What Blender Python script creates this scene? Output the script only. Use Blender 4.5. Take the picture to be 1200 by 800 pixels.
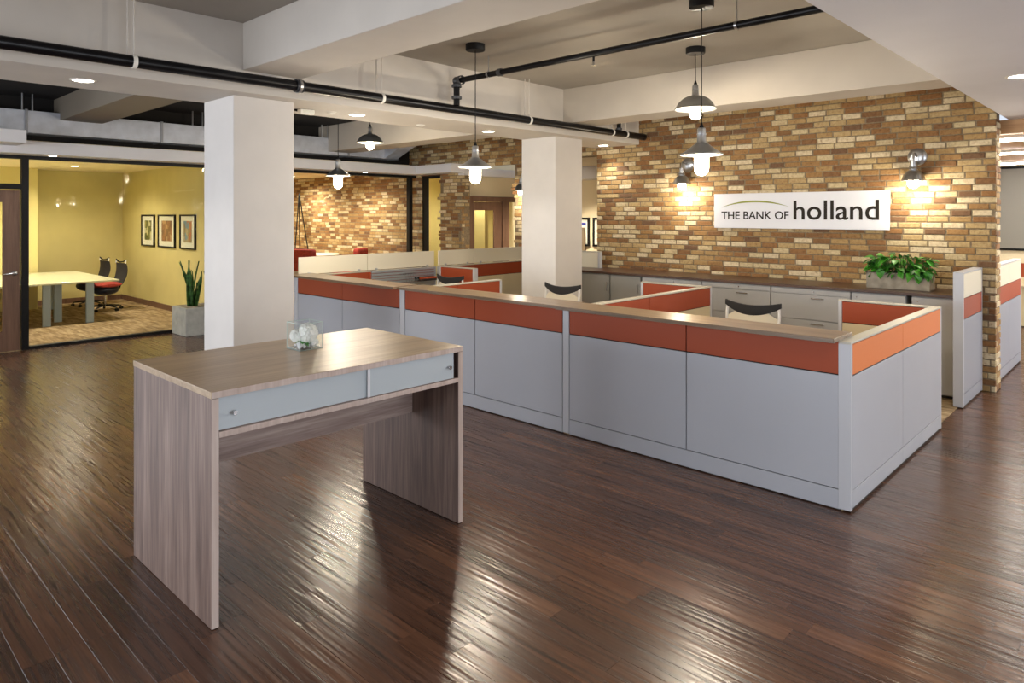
import bpy, bmesh, math, random
from mathutils import Vector, Matrix
for _o in list(bpy.data.objects): bpy.data.objects.remove(_o)
SC = bpy.context.scene
COL = SC.collection
R = random.Random(7)

# ------------------------------------------------------------------ camera, world, exposure
CAM_H = 1.9; FPX = 813.0; CXP = 600.0; CYP = 252.0
RV = (0.7246, 0.6891); FV = (-0.6891, 0.7246)
cam_d = bpy.data.cameras.new('camera'); cam = bpy.data.objects.new('camera', cam_d); COL.objects.link(cam)
cam.location = (0, 0, CAM_H)
cam.rotation_euler = (math.pi/2, 0, math.atan2(0.6891, 0.7246))
cam_d.sensor_width = 36; cam_d.lens = FPX/1200*36; cam_d.shift_y = -(400-CYP)/1200
cam_d.clip_start = 0.05; cam_d.clip_end = 200
SC.camera = cam
SC.view_settings.view_transform = 'Standard'; SC.view_settings.look = 'None'
SC.view_settings.gamma = 1; SC.view_settings.use_curve_mapping = False
SC.view_settings.exposure = 0.25
W = bpy.data.worlds.new('world'); SC.world = W; W.use_nodes = True
W.node_tree.nodes['Background'].inputs[0].default_value = (0.80, 0.88, 1.0, 1)
W.node_tree.nodes['Background'].inputs[1].default_value = 0.8

def area(name, loc, rot, sx, sy, watts, col=(1, 1, 1), spread=math.pi):
    d = bpy.data.lights.new(name, 'AREA'); d.shape = 'RECTANGLE'; d.size = sx; d.size_y = sy
    d.energy = watts; d.color = col; d.spread = spread
    o = bpy.data.objects.new(name, d); COL.objects.link(o); o.location = loc; o.rotation_euler = rot
    return o
WARM = (1.0, 0.88, 0.70); NEUT = (1.0, 0.96, 0.90); COOL = (0.90, 0.94, 1.0)
# added bluish fill lamps, set outside unseen window openings made for them
area('fill_light', (-5.0, -6.4, 1.75), (math.radians(90), 0, 0), 7.2, 2.2, 430, COOL)
area('fill_light', (4.3, 2.5, 1.6), (math.radians(90), 0, math.radians(90)), 5.2, 2.1, 130, COOL)
area('fill_light', (4.3, 13.0, 1.6), (math.radians(90), 0, math.radians(90)), 4.2, 2.1, 230, COOL)
area('fill_light', (-12.1, -3.5, 1.85), (math.radians(90), 0, math.radians(-90)), 4.2, 2.3, 250, COOL)

# ------------------------------------------------------------------ material helpers
def lin(c):
    f = lambda v: v/12.92 if v <= 0.04045 else ((v+0.055)/1.055)**2.4
    return tuple(f(v/255.0) for v in c) + (1.0,)
def new_mat(name):
    m = bpy.data.materials.new(name); m.use_nodes = True
    nt = m.node_tree; b = nt.nodes['Principled BSDF']
    return m, nt, b
def nd(nt, t, **k):
    n = nt.nodes.new(t)
    for a, v in k.items(): setattr(n, a, v)
    return n
def ramp(nt, stops, interp='LINEAR'):
    n = nt.nodes.new('ShaderNodeValToRGB'); cr = n.color_ramp; cr.interpolation = interp
    while len(cr.elements) > 1: cr.elements.remove(cr.elements[-1])
    for i, (p, c) in enumerate(stops):
        e = cr.elements[0] if i == 0 else cr.elements.new(p)
        e.position = p; e.color = c if len(c) == 4 else lin(c)
    return n
def plain(name, rgb, rough=0.5, metal=0.0, noise=0.0, nscale=30, bump=0.0, bscale=200, spec=0.5):
    m, nt, b = new_mat(name); L = nt.links
    b.inputs['Base Color'].default_value = lin(rgb); b.inputs['Roughness'].default_value = rough
    b.inputs['Metallic'].default_value = metal; b.inputs['Specular IOR Level'].default_value = spec
    if noise or bump:
        tc = nd(nt, 'ShaderNodeTexCoord')
    if noise:
        n = nd(nt, 'ShaderNodeTexNoise'); n.inputs['Scale'].default_value = nscale; n.inputs['Detail'].default_value = 4
        L.new(tc.outputs['Object'], n.inputs['Vector'])
        d = tuple(max(0, v*(1-noise)) for v in rgb); u = tuple(min(255, v*(1+noise)) for v in rgb)
        r = ramp(nt, [(0.3, d), (0.7, u)]); L.new(n.outputs['Fac'], r.inputs[0]); L.new(r.outputs[0], b.inputs['Base Color'])
    if bump:
        n2 = nd(nt, 'ShaderNodeTexNoise'); n2.inputs['Scale'].default_value = bscale; n2.inputs['Detail'].default_value = 3
        L.new(tc.outputs['Object'], n2.inputs['Vector'])
        bp = nd(nt, 'ShaderNodeBump'); bp.inputs['Strength'].default_value = bump; bp.inputs['Distance'].default_value = 0.002
        L.new(n2.outputs['Fac'], bp.inputs['Height']); L.new(bp.outputs[0], b.inputs['Normal'])
    return m
def emit(name, rgb, strength):
    m, nt, b = new_mat(name)
    b.inputs['Base Color'].default_value = (1, 1, 1, 1)
    b.inputs['Emission Color'].default_value = lin(rgb); b.inputs['Emission Strength'].default_value = strength
    return m
def glass(name, tint=(1, 1, 1), ior=1.09, rough=0.02):
    m, nt, b = new_mat(name); L = nt.links
    nt.nodes.remove(b); out = nt.nodes['Material Output']
    t = nd(nt, 'ShaderNodeBsdfTransparent'); t.inputs[0].default_value = (*tint, 1)
    g = nd(nt, 'ShaderNodeBsdfGlossy'); g.inputs['Roughness'].default_value = rough
    fr = nd(nt, 'ShaderNodeFresnel'); ge = nd(nt, 'ShaderNodeNewGeometry')      # same reflectance on both faces of the thin sheet
    ir = nd(nt, 'ShaderNodeMix'); ir.inputs[2].default_value = ior; ir.inputs[3].default_value = 1/ior
    L.new(ge.outputs['Backfacing'], ir.inputs[0]); L.new(ir.outputs[0], fr.inputs[0])
    mx = nd(nt, 'ShaderNodeMixShader'); L.new(fr.outputs[0], mx.inputs[0]); L.new(t.outputs[0], mx.inputs[1]); L.new(g.outputs[0], mx.inputs[2])
    L.new(mx.outputs[0], out.inputs[0])
    return m
def wood(name, cols, axis='X', scale=1.0, rough=0.4, bump=0.15, rnd=True, spec=0.5, fine=0.35):
    """streaky grain running along one axis of the object"""
    m, nt, b = new_mat(name); L = nt.links
    tc = nd(nt, 'ShaderNodeTexCoord'); mp = nd(nt, 'ShaderNodeMapping')
    s = {'X': (0.7, 14, 14), 'Y': (14, 0.7, 14), 'Z': (14, 14, 0.7)}[axis]
    mp.inputs['Scale'].default_value = tuple(v*scale for v in s)
    L.new(tc.outputs['Object'], mp.inputs['Vector'])
    src = mp.outputs[0]
    n1 = nd(nt, 'ShaderNodeTexNoise'); n1.inputs['Scale'].default_value = 1.0; n1.inputs['Detail'].default_value = 6
    n1.inputs['Roughness'].default_value = 0.6; n1.inputs['Distortion'].default_value = 0.4
    n2 = nd(nt, 'ShaderNodeTexNoise'); n2.inputs['Scale'].default_value = 5.0; n2.inputs['Detail'].default_value = 3
    L.new(src, n1.inputs['Vector']); L.new(src, n2.inputs['Vector'])
    mx = nd(nt, 'ShaderNodeMix'); mx.inputs[0].default_value = fine
    L.new(n1.outputs['Fac'], mx.inputs[2]); L.new(n2.outputs['Fac'], mx.inputs[3])
    r = ramp(nt, [(0.30+0.40*i/(len(cols)-1), c) for i, c in enumerate(cols)])
    L.new(mx.outputs[0], r.inputs[0]); L.new(r.outputs[0], b.inputs['Base Color'])
    b.inputs['Roughness'].default_value = rough; b.inputs['Specular IOR Level'].default_value = spec
    bp = nd(nt, 'ShaderNodeBump'); bp.inputs['Strength'].default_value = bump; bp.inputs['Distance'].default_value = 0.002
    L.new(mx.outputs[0], bp.inputs['Height']); L.new(bp.outputs[0], b.inputs['Normal'])
    return m
def random_out(nt, per_island):
    if per_island: return nd(nt, 'ShaderNodeNewGeometry').outputs['Random Per Island']
    return nd(nt, 'ShaderNodeObjectInfo').outputs['Random']
def brick_mat(name, per_island):
    m, nt, b = new_mat(name); L = nt.links
    rnd = random_out(nt, per_island)
    r = ramp(nt, [(0.0, (228, 212, 178)), (0.14, (214, 196, 156)), (0.30, (196, 170, 122)), (0.45, (182, 150, 100)),
                  (0.58, (168, 130, 82)), (0.71, (156, 114, 70)), (0.85, (142, 104, 66)), (0.95, (124, 93, 66))], 'CONSTANT')
    L.new(rnd, r.inputs[0])
    geo = nd(nt, 'ShaderNodeNewGeometry')
    n = nd(nt, 'ShaderNodeTexNoise'); n.inputs['Scale'].default_value = 26; n.inputs['Detail'].default_value = 5; n.inputs['Roughness'].default_value = 0.7
    L.new(geo.outputs['Position'], n.inputs['Vector'])
    r2 = ramp(nt, [(0.28, (120, 95, 75)), (0.40, (215, 205, 195)), (0.55, (240, 238, 232)), (0.72, (255, 255, 255))])
    L.new(n.outputs['Fac'], r2.inputs[0])
    mx = nd(nt, 'ShaderNodeMix', data_type='RGBA', blend_type='MULTIPLY'); mx.inputs[0].default_value = 0.85
    L.new(r.outputs[0], mx.inputs[6]); L.new(r2.outputs[0], mx.inputs[7]); L.new(mx.outputs[2], b.inputs['Base Color'])
    b.inputs['Roughness'].default_value = 0.85
    bp = nd(nt, 'ShaderNodeBump'); bp.inputs['Strength'].default_value = 0.5; bp.inputs['Distance'].default_value = 0.004
    L.new(n.outputs['Fac'], bp.inputs['Height']); L.new(bp.outputs[0], b.inputs['Normal'])
    return m
def plank_mat(name, per_island):
    m, nt, b = new_mat(name); L = nt.links
    rnd = random_out(nt, per_island)
    geo = nd(nt, 'ShaderNodeNewGeometry')
    wn = nd(nt, 'ShaderNodeTexWhiteNoise', noise_dimensions='1D'); L.new(rnd, wn.inputs['W'])
    off = nd(nt, 'ShaderNodeVectorMath', operation='SCALE'); L.new(wn.outputs['Color'], off.inputs[0]); off.inputs['Scale'].default_value = 37
    ad = nd(nt, 'ShaderNodeVectorMath', operation='ADD'); L.new(geo.outputs['Position'], ad.inputs[0]); L.new(off.outputs[0], ad.inputs[1])
    mp = nd(nt, 'ShaderNodeMapping'); mp.inputs['Scale'].default_value = (0.9, 26, 1); L.new(ad.outputs[0], mp.inputs['Vector'])
    n1 = nd(nt, 'ShaderNodeTexNoise'); n1.inputs['Scale'].default_value = 1.6; n1.inputs['Detail'].default_value = 7; n1.inputs['Roughness'].default_value = 0.62; n1.inputs['Distortion'].default_value = 0.5
    L.new(mp.outputs[0], n1.inputs['Vector'])
    base = ramp(nt, [(0.0, (86, 60, 47)), (0.3, (107, 74, 55)), (0.55, (92, 65, 51)), (0.8, (120, 84, 62)), (1.0, (82, 58, 47))])
    L.new(rnd, base.inputs[0])
    g = ramp(nt, [(0.30, (104, 95, 90)), (0.48, (208, 203, 199)), (0.66, (255, 255, 255))]); L.new(n1.outputs['Fac'], g.inputs[0])
    mx = nd(nt, 'ShaderNodeMix', data_type='RGBA', blend_type='MULTIPLY'); mx.inputs[0].default_value = 1.0
    L.new(base.outputs[0], mx.inputs[6]); L.new(g.outputs[0], mx.inputs[7]); L.new(mx.outputs[2], b.inputs['Base Color'])
    # hand scraped ripples across the grain
    mp2 = nd(nt, 'ShaderNodeMapping'); mp2.inputs['Scale'].default_value = (1.1, 20, 1); L.new(ad.outputs[0], mp2.inputs['Vector'])
    n2 = nd(nt, 'ShaderNodeTexNoise'); n2.inputs['Scale'].default_value = 1.5; n2.inputs['Detail'].default_value = 2.5; L.new(mp2.outputs[0], n2.inputs['Vector'])
    bp = nd(nt, 'ShaderNodeBump'); bp.inputs['Strength'].default_value = 0.55; bp.inputs['Distance'].default_value = 0.006
    L.new(n2.outputs['Fac'], bp.inputs['Height'])
    bp2 = nd(nt, 'ShaderNodeBump'); bp2.inputs['Strength'].default_value = 0.12; bp2.inputs['Distance'].default_value = 0.002
    L.new(n1.outputs['Fac'], bp2.inputs['Height']); L.new(bp.outputs[0], bp2.inputs['Normal']); L.new(bp2.outputs[0], b.inputs['Normal'])
    rr = ramp(nt, [(0.3, (0.32,)*3+(1,)), (0.7, (0.17,)*3+(1,))]); L.new(n1.outputs['Fac'], rr.inputs[0]); L.new(rr.outputs[0], b.inputs['Roughness'])
    b.inputs['Specular IOR Level'].default_value = 0.55
    return m
def carpet_mat(name, cols):
    m, nt, b = new_mat(name); L = nt.links
    tc = nd(nt, 'ShaderNodeTexCoord'); oi = nd(nt, 'ShaderNodeObjectInfo')
    mp = nd(nt, 'ShaderNodeMapping'); mp.inputs['Scale'].default_value = (3, 16, 1)
    L.new(tc.outputs['Object'], mp.inputs['Vector'])
    cb = nd(nt, 'ShaderNodeCombineXYZ'); sc = nd(nt, 'ShaderNodeMath', operation='MULTIPLY'); sc.inputs[1].default_value = 50
    L.new(oi.outputs['Random'], sc.inputs[0]); L.new(sc.outputs[0], cb.inputs[2]); L.new(sc.outputs[0], cb.inputs[0]); L.new(cb.outputs[0], mp.inputs['Location'])
    n = nd(nt, 'ShaderNodeTexNoise'); n.inputs['Scale'].default_value = 1; n.inputs['Detail'].default_value = 5
    L.new(mp.outputs[0], n.inputs['Vector'])
    r = ramp(nt, [(0.3+0.4*i/(len(cols)-1), c) for i, c in enumerate(cols)]); L.new(n.outputs['Fac'], r.inputs[0])
    L.new(r.outputs[0], b.inputs['Base Color']); b.inputs['Roughness'].default_value = 0.95; b.inputs['Specular IOR Level'].default_value = 0.1
    return m
def picture_mat(name, cols, seed):
    m, nt, b = new_mat(name); L = nt.links
    tc = nd(nt, 'ShaderNodeTexCoord'); mp = nd(nt, 'ShaderNodeMapping'); mp.inputs['Location'].default_value = (seed*3.1, seed, 0); mp.inputs['Scale'].default_value = (9, 1, 7)
    L.new(tc.outputs['Object'], mp.inputs['Vector'])
    v = nd(nt, 'ShaderNodeTexVoronoi'); v.inputs['Scale'].default_value = 1.0; v.distance = 'CHEBYCHEV'; L.new(mp.outputs[0], v.inputs['Vector'])
    sp = nd(nt, 'ShaderNodeSeparateColor'); L.new(v.outputs['Color'], sp.inputs[0])
    r = ramp(nt, [(i/len(cols), c) for i, c in enumerate(cols)], 'CONSTANT'); L.new(sp.outputs[0], r.inputs[0]); L.new(r.outputs[0], b.inputs['Base Color'])
    b.inputs['Roughness'].default_value = 0.3
    return m

M = dict(
    ceiling=plain('ceiling_paint', (206, 200, 192), 0.7, noise=0.015, nscale=3),
    coffer=plain('coffer_paint', (186, 177, 164), 0.75, noise=0.015, nscale=3),
    coffer_slab=plain('taupe_coffer_paint', (164, 158, 148), 0.75, noise=0.015, nscale=3),
    taupe=plain('taupe_beam_paint', (132, 122, 108), 0.8),
    soffit=plain('soffit_paint', (222, 222, 226), 0.6, noise=0.012, nscale=2),
    pillar=plain('pillar_paint', (212, 208, 204), 0.6, noise=0.012, nscale=4),
    black_ceiling=plain('black_ceiling_paint', (30, 27, 25), 0.9),
    black_metal=plain('black_metal', (12, 12, 13), 0.5, spec=0.25),
    black_pipe=plain('black_pipe_paint', (12, 12, 16), 0.32, spec=0.3),
    mustard=plain('mustard_wall_paint', (204, 191, 128), 0.7, noise=0.02, nscale=3),
    mustard_pale=plain('pale_mustard_paint', (222, 208, 140), 0.7),
    cream_wall=plain('cream_wall_paint', (228, 214, 180), 0.7),
    white_wall=plain('white_wall_paint', (216, 212, 206), 0.7),
    mortar=plain('mortar', (132, 116, 92), 0.95, noise=0.15, nscale=40),
    brick=brick_mat('brick_clay', False), bricks=brick_mat('brick_clay_field', True),
    plank=plank_mat('scraped_plank', False), planks=plank_mat('scraped_plank_field', True),
    subfloor=plain('dark_subfloor', (34, 24, 19), 0.8),
    carpet=carpet_mat('tan_carpet', [(126, 106, 78), (158, 136, 104), (188, 168, 134)]),
    gray=plain('gray_laminate', (174, 177, 185), 0.42, noise=0.01, nscale=2),
    gray_deep=plain('deeper_gray_laminate', (148, 152, 163), 0.42),
    trimgray=plain('gray_trim_paint', (188, 190, 196), 0.4),
    capmetal=plain('champagne_cap_paint', (190, 186, 172), 0.4),
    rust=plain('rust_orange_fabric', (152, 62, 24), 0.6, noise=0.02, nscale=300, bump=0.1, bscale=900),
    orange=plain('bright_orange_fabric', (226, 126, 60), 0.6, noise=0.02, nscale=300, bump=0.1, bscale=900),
    beige=plain('beige_laminate', (208, 194, 160), 0.5),
    cream_glass=plain('cream_screen', (226, 220, 200), 0.35),
    dark=plain('dark_gap', (26, 24, 24), 0.8),
    plinth=plain('dark_plinth', (52, 46, 42), 0.7),
    oak_x=wood('gray_oak_countertop', [(92, 76, 60), (122, 102, 82), (146, 126, 104)], 'X', 1.1, 0.28, 0.06),
    tabletop=wood('gray_oak_tabletop', [(140, 116, 92), (168, 144, 116), (190, 168, 138)], 'Y', 0.9, 0.36, 0.04),
    leg_wood=wood('gray_oak_leg', [(70, 55, 50), (118, 97, 88), (156, 135, 124)], 'Z', 1.0, 0.45, 0.06),
    apron_wood=wood('gray_oak_apron', [(118, 98, 92), (164, 144, 136), (198, 180, 170)], 'Y', 1.3, 0.45, 0.06),  # apron oak lightened to stand in for bounce light under the shelf
    edge=wood('pale_oak_edge', [(182, 162, 150), (204, 186, 176), (220, 206, 198)], 'Z', 1.0, 0.4, 0.03),
    walnut=wood('dark_walnut_top', [(58, 38, 28), (78, 54, 40), (96, 68, 52)], 'X', 1.0, 0.3, 0.05),
    door_wood=wood('brown_door_veneer', [(84, 60, 46), (110, 80, 62), (128, 96, 76)], 'Z', 1.2, 0.45, 0.05),
    tanwood=wood('tan_ceiling_board', [(176, 134, 92), (196, 154, 110), (208, 168, 126)], 'X', 0.8, 0.6, 0.05),
    cab=plain('cabinet_gray', (168, 168, 168), 0.45), cab_dark=plain('cabinet_gray_warm', (146, 145, 140), 0.45),
    chrome=plain('brushed_chrome', (205, 205, 208), 0.2, 1.0),
    galv=plain('galvanised_steel', (192, 194, 196), 0.28, 0.92),
    duct=plain('galvanised_duct', (196, 201, 212), 0.5, 0.25, noise=0.06, nscale=6),
    enamel=plain('white_enamel', (240, 238, 230), 0.4),
    bulb=emit('lamp_glow', (255, 236, 200), 26.0),
    bulb_cool=emit('downlight_glow', (255, 246, 230), 14.0),
    strip=emit('strip_light_glow', (255, 250, 240), 28.0),
    glass=glass('clear_glass', (0.97, 0.98, 0.97)),
    vase_glass=glass('vase_glass', (0.985, 0.995, 0.99), 1.35),
    frost=plain('frosted_glass', (196, 206, 212), 0.22),
    signwhite=plain('brushed_white_sign', (226, 227, 232), 0.35),
    letter=plain('dark_letter', (40, 33, 26), 0.6, spec=0.2), swoosh=plain('olive_green_letter', (140, 146, 40), 0.4),
    concrete=plain('cast_concrete', (150, 142, 128), 0.9, noise=0.16, nscale=9, bump=0.4, bscale=60),
    concrete_gray=plain('gray_concrete', (170, 172, 168), 0.9, noise=0.07, nscale=9, bump=0.3, bscale=60),
    leaf=plain('green_leaf', (62, 138, 34), 0.42, noise=0.35, nscale=14),
    leaf_dark=plain('dark_green_leaf', (34, 88, 26), 0.42, noise=0.35, nscale=14),
    snake=plain('snake_leaf', (58, 92, 44), 0.45, noise=0.45, nscale=16),
    soil=plain('potting_soil', (52, 40, 30), 0.95),
    petal=plain('white_petal', (252, 252, 248), 0.6), stem=plain('flower_stem', (86, 150, 72), 0.5),
    pebble=plain('white_pebble', (226, 226, 228), 0.5),
    tableglass=plain('pale_glass_top', (226, 226, 190), 0.18), tableleg=plain('blue_gray_leg', (158, 172, 180), 0.35),
    mesh_black=plain('black_mesh_fabric', (34, 33, 34), 0.8), mesh_cream=plain('cream_mesh_fabric', (224, 216, 196), 0.8),
    red_fab=plain('red_pattern_fabric', (150, 52, 42), 0.85, noise=0.35, nscale=70), navy=plain('navy_seat_shell', (30, 34, 52), 0.5),
    white_plastic=plain('white_plastic', (232, 232, 230), 0.4),
    board=plain('gray_board', (134, 131, 124), 0.5), mat_white=plain('picture_mount', (236, 232, 216), 0.6),
    pic1=picture_mat('picture_print_a', [(72, 80, 30), (96, 98, 40), (150, 140, 80), (200, 190, 150)], 1),
    pic2=picture_mat('picture_print_b', [(150, 100, 70), (190, 150, 110), (120, 80, 60), (205, 180, 150)], 2),
    pic3=picture_mat('picture_print_c', [(176, 160, 130), (190, 110, 80), (120, 150, 170), (150, 130, 100)], 3),
    wire=plain('wire_steel', (160, 164, 170), 0.3, 1.0), slat=plain('slat_rail_metal', (168, 174, 182), 0.35, 0.5),
)

# ------------------------------------------------------------------ mesh helpers
class B:
    """collects faces in world space"""
    def __init__(s): s.v = []; s.f = []; s.smooth = False
    def add(s, vs, fs):
        k = len(s.v); s.v += [tuple(v) for v in vs]; s.f += [tuple(i+k for i in f) for f in fs]; return s
    def box(s, x0, x1, y0, y1, z0, z1):
        x0, x1 = min(x0, x1), max(x0, x1); y0, y1 = min(y0, y1), max(y0, y1); z0, z1 = min(z0, z1), max(z0, z1)
        return s.add([(x0,y0,z0),(x1,y0,z0),(x1,y1,z0),(x0,y1,z0),(x0,y0,z1),(x1,y0,z1),(x1,y1,z1),(x0,y1,z1)],
                     [(0,3,2,1),(4,5,6,7),(0,1,5,4),(1,2,6,5),(2,3,7,6),(3,0,4,7)])
    def prism(s, pts, axis, a, b):
        """pts: 2D outline (counter-clockwise seen along +axis) extruded from a to b along axis"""
        def p(q, t): return {'X': (t, q[0], q[1]), 'Y': (q[0], t, q[1]), 'Z': (q[0], q[1], t)}[axis]
        n = len(pts)
        vs = [p(q, a) for q in pts] + [p(q, b) for q in pts]
        fs = [tuple(range(n-1, -1, -1)), tuple(range(n, 2*n))] + [(i, (i+1) % n, n+(i+1) % n, n+i) for i in range(n)]
        return s.add(vs, fs)
    def tube(s, path, r, n=12, caps=True):
        s.smooth = True
        path = [Vector(p) for p in path]; rs = r if isinstance(r, (list, tuple)) else [r]*len(path)
        k = len(s.v); up = None
        for i, p in enumerate(path):
            t = (path[min(i+1, len(path)-1)]-path[max(i-1, 0)]).normalized()
            if up is None: up = Vector((0, 0, 1)) if abs(t.z) < 0.9 else Vector((1, 0, 0))
            a = t.cross(up).normalized(); c = a.cross(t).normalized(); up = c
            for j in range(n):
                g = 2*math.pi*j/n; s.v.append(tuple(p+(a*math.cos(g)+c*math.sin(g))*rs[i]))
        for i in range(len(path)-1):
            for j in range(n):
                s.f.append((k+i*n+j, k+i*n+(j+1) % n, k+(i+1)*n+(j+1) % n, k+(i+1)*n+j))
        if caps:
            s.f.append(tuple(k+j for j in range(n-1, -1, -1))); s.f.append(tuple(k+(len(path)-1)*n+j for j in range(n)))
        return s
    def lathe(s, prof, c=(0, 0, 0), n=28, closed=False):
        s.smooth = True; k = len(s.v); m = len(prof)
        for (r, z) in prof:
            for j in range(n):
                g = 2*math.pi*j/n; s.v.append((c[0]+r*math.cos(g), c[1]+r*math.sin(g), c[2]+z))
        for i in range(m-1 if not closed else m):
            i2 = (i+1) % m
            for j in range(n):
                s.f.append((k+i*n+j, k+i*n+(j+1) % n, k+i2*n+(j+1) % n, k+i2*n+j))
        if not closed:
            if prof[0][0] > 1e-6: s.f.append(tuple(k+j for j in range(n-1, -1, -1)))
            if prof[-1][0] > 1e-6: s.f.append(tuple(k+(m-1)*n+j for j in range(n)))
        return s
    def sphere(s, c, r, sx=1, sy=1, sz=1, n=12, m=8):
        prof = [(max(1e-4, r*math.sin(math.pi*i/m)), -r*math.cos(math.pi*i/m)) for i in range(m+1)]
        k = len(s.v); s.lathe(prof, (0, 0, 0), n)
        for i in range(k, len(s.v)):
            v = s.v[i]; s.v[i] = (c[0]+v[0]*sx, c[1]+v[1]*sy, c[2]+v[2]*sz)
        return s
    def xf(s, mat):
        s.v = [tuple(mat @ Vector(v)) for v in s.v]; return s
    def build(s, name, mat, parent=None, bevel=0.0, smooth=None, angle=40):
        off = Vector((0, 0, 0)); q = parent
        while q is not None: off += q.location; q = q.parent
        me = bpy.data.meshes.new(name)
        me.from_pydata([tuple(Vector(v)-off) for v in s.v], [], s.f); me.update()
        bm = bmesh.new(); bm.from_mesh(me); bmesh.ops.recalc_face_normals(bm, faces=bm.faces); bm.to_mesh(me); bm.free()
        if isinstance(mat, str): mat = M[mat]
        me.materials.append(mat)
        if (s.smooth if smooth is None else smooth):
            me.shade_smooth(); me.set_sharp_from_angle(angle=math.radians(angle))
        o = bpy.data.objects.new(name, me); COL.objects.link(o)
        if parent is not None: o.parent = parent
        if bevel:
            md = o.modifiers.new('bevel', 'BEVEL'); md.width = bevel; md.segments = 2; md.limit_method = 'ANGLE'; md.angle_limit = math.radians(50)
        return o
def bx(*a): return B().box(*a)
def tag(o, label=None, cat=None, group=None, kind=None):
    if label: o['label'] = label
    if cat: o['category'] = cat
    if group: o['group'] = group
    if kind: o['kind'] = kind
    return o
def thing(name, label, cat, loc=(0, 0, 0), group=None, kind=None):
    o = bpy.data.objects.new(name, None); o.empty_display_size = 0.1; COL.objects.link(o); o.location = loc
    return tag(o, label, cat, group, kind)
def struct(o, label, cat): return tag(o, label, cat, None, 'structure')
def dup(root, loc, rz=0.0, label=None, group=None):
    def rec(o, par):
        c = o.copy(); COL.objects.link(c)
        if par is not None: c.parent = par
        for ch in list(o.children): rec(ch, c)
        return c
    r = rec(root, None); r.location = loc; r.rotation_euler = (0, 0, rz)
    if label: r['label'] = label
    if group: r['group'] = group
    return r
def proj(x, y, z):
    u = x*RV[0]+y*RV[1]; d = x*FV[0]+y*FV[1]
    if d < 0.3: return None
    return CXP+FPX*u/d, CYP-FPX*(z-CAM_H)/d, d

# ================================================================== FLOOR
CX0, CX1, CY0, CY1 = -8.44, -1.53, 4.75, 8.96      # carpeted work area behind the counter
floor = struct(bx(-12.0, 4.2, -6.2, 15.7, -0.2, -0.012).build('floor', 'subfloor'),
               'dark brown scraped hardwood plank floor running through the open bank lobby', 'floor')
PW = 0.12
def plank_shape(l, w, b=0.0005, t=0.012):
    x, y = l/2-0.0004, w/2-0.0004
    vs = [(-x,-y,-t),(x,-y,-t),(x,y,-t),(-x,y,-t),(-x,-y,-b),(x,-y,-b),(x,y,-b),(-x,y,-b),(-x+b,-y+b,0),(x-b,-y+b,0),(x-b,y-b,0),(-x+b,y-b,0)]
    fs = [(8,9,10,11)]
    for i in range(4):
        j = (i+1) % 4; fs += [(i, j, 4+j, 4+i), (4+i, 4+j, 8+j, 8+i)]
    return vs, fs
slots = []
def plank_rows(x0, x1, y0, y1):
    n = int(round((y1-y0)/PW)); w = (y1-y0)/n
    for k in range(n):
        y = y0+(k+0.5)*w; x = x0-R.random()*1.0
        while x < x1-0.02:
            l = R.choice((0.9, 1.05, 1.2, 1.35)); a, b = max(x, x0), min(x+l, x1)
            if b-a > 0.05: slots.append(((a+b)/2, y, b-a, w))
            x += l
plank_rows(-11.72, 4.0, -6.0, CY0); plank_rows(-11.72, CX0, CY0, 9.3); plank_rows(CX1, 4.0, CY0, 8.96); plank_rows(-3.98, 4.0, 9.26, 15.4); plank_rows(-1.36, 4.0, 8.96, 9.26)
def plank_view(s):
    best = 0
    c = [proj(s[0]+dx*s[2]/2, s[1]+dy*s[3]/2, 0) for dx in (-1, 1) for dy in (-1, 1)]
    if any(p is None for p in c): return 0
    xs = [min(max(p[0], 0), 1200) for p in c]; ys = [min(max(p[1], 0), 800) for p in c]
    if max(xs)-min(xs) < 4 or max(ys)-min(ys) < 1: return 0
    d = sum(p[2] for p in c)/4
    return s[2]*s[3]/d**3 * (max(xs)-min(xs))/max(1, max(p[0] for p in c)-min(p[0] for p in c))
slots.sort(key=plank_view, reverse=True)
plank_meshes = {}
def one_plank(s):
    key = (round(s[2], 2), round(s[3], 4))
    if key not in plank_meshes:
        me = bpy.data.meshes.new('plank'); me.from_pydata(*[plank_shape(key[0], key[1])[0], [], plank_shape(key[0], key[1])[1]]); me.materials.append(M['plank']); plank_meshes[key] = me
    o = bpy.data.objects.new('plank', plank_meshes[key]); COL.objects.link(o); o.parent = floor
    o.location = (s[0], s[1], R.uniform(-0.0003, 0)); o.rotation_euler = (math.radians(R.uniform(-0.22, 0.22)), 0, 0)
for s in slots[:300]: one_plank(s)
fb = B()
for s in slots[300:]:
    v, f = plank_shape(s[2], s[3]); t = math.tan(math.radians(R.uniform(-0.35, 0.35)))
    fb.add([(p[0]+s[0], p[1]+s[1], p[2]+p[1]*t) for p in v], f)
o = fb.build('plank_field', 'planks', floor, smooth=False); o['kind'] = 'stuff'

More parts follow.
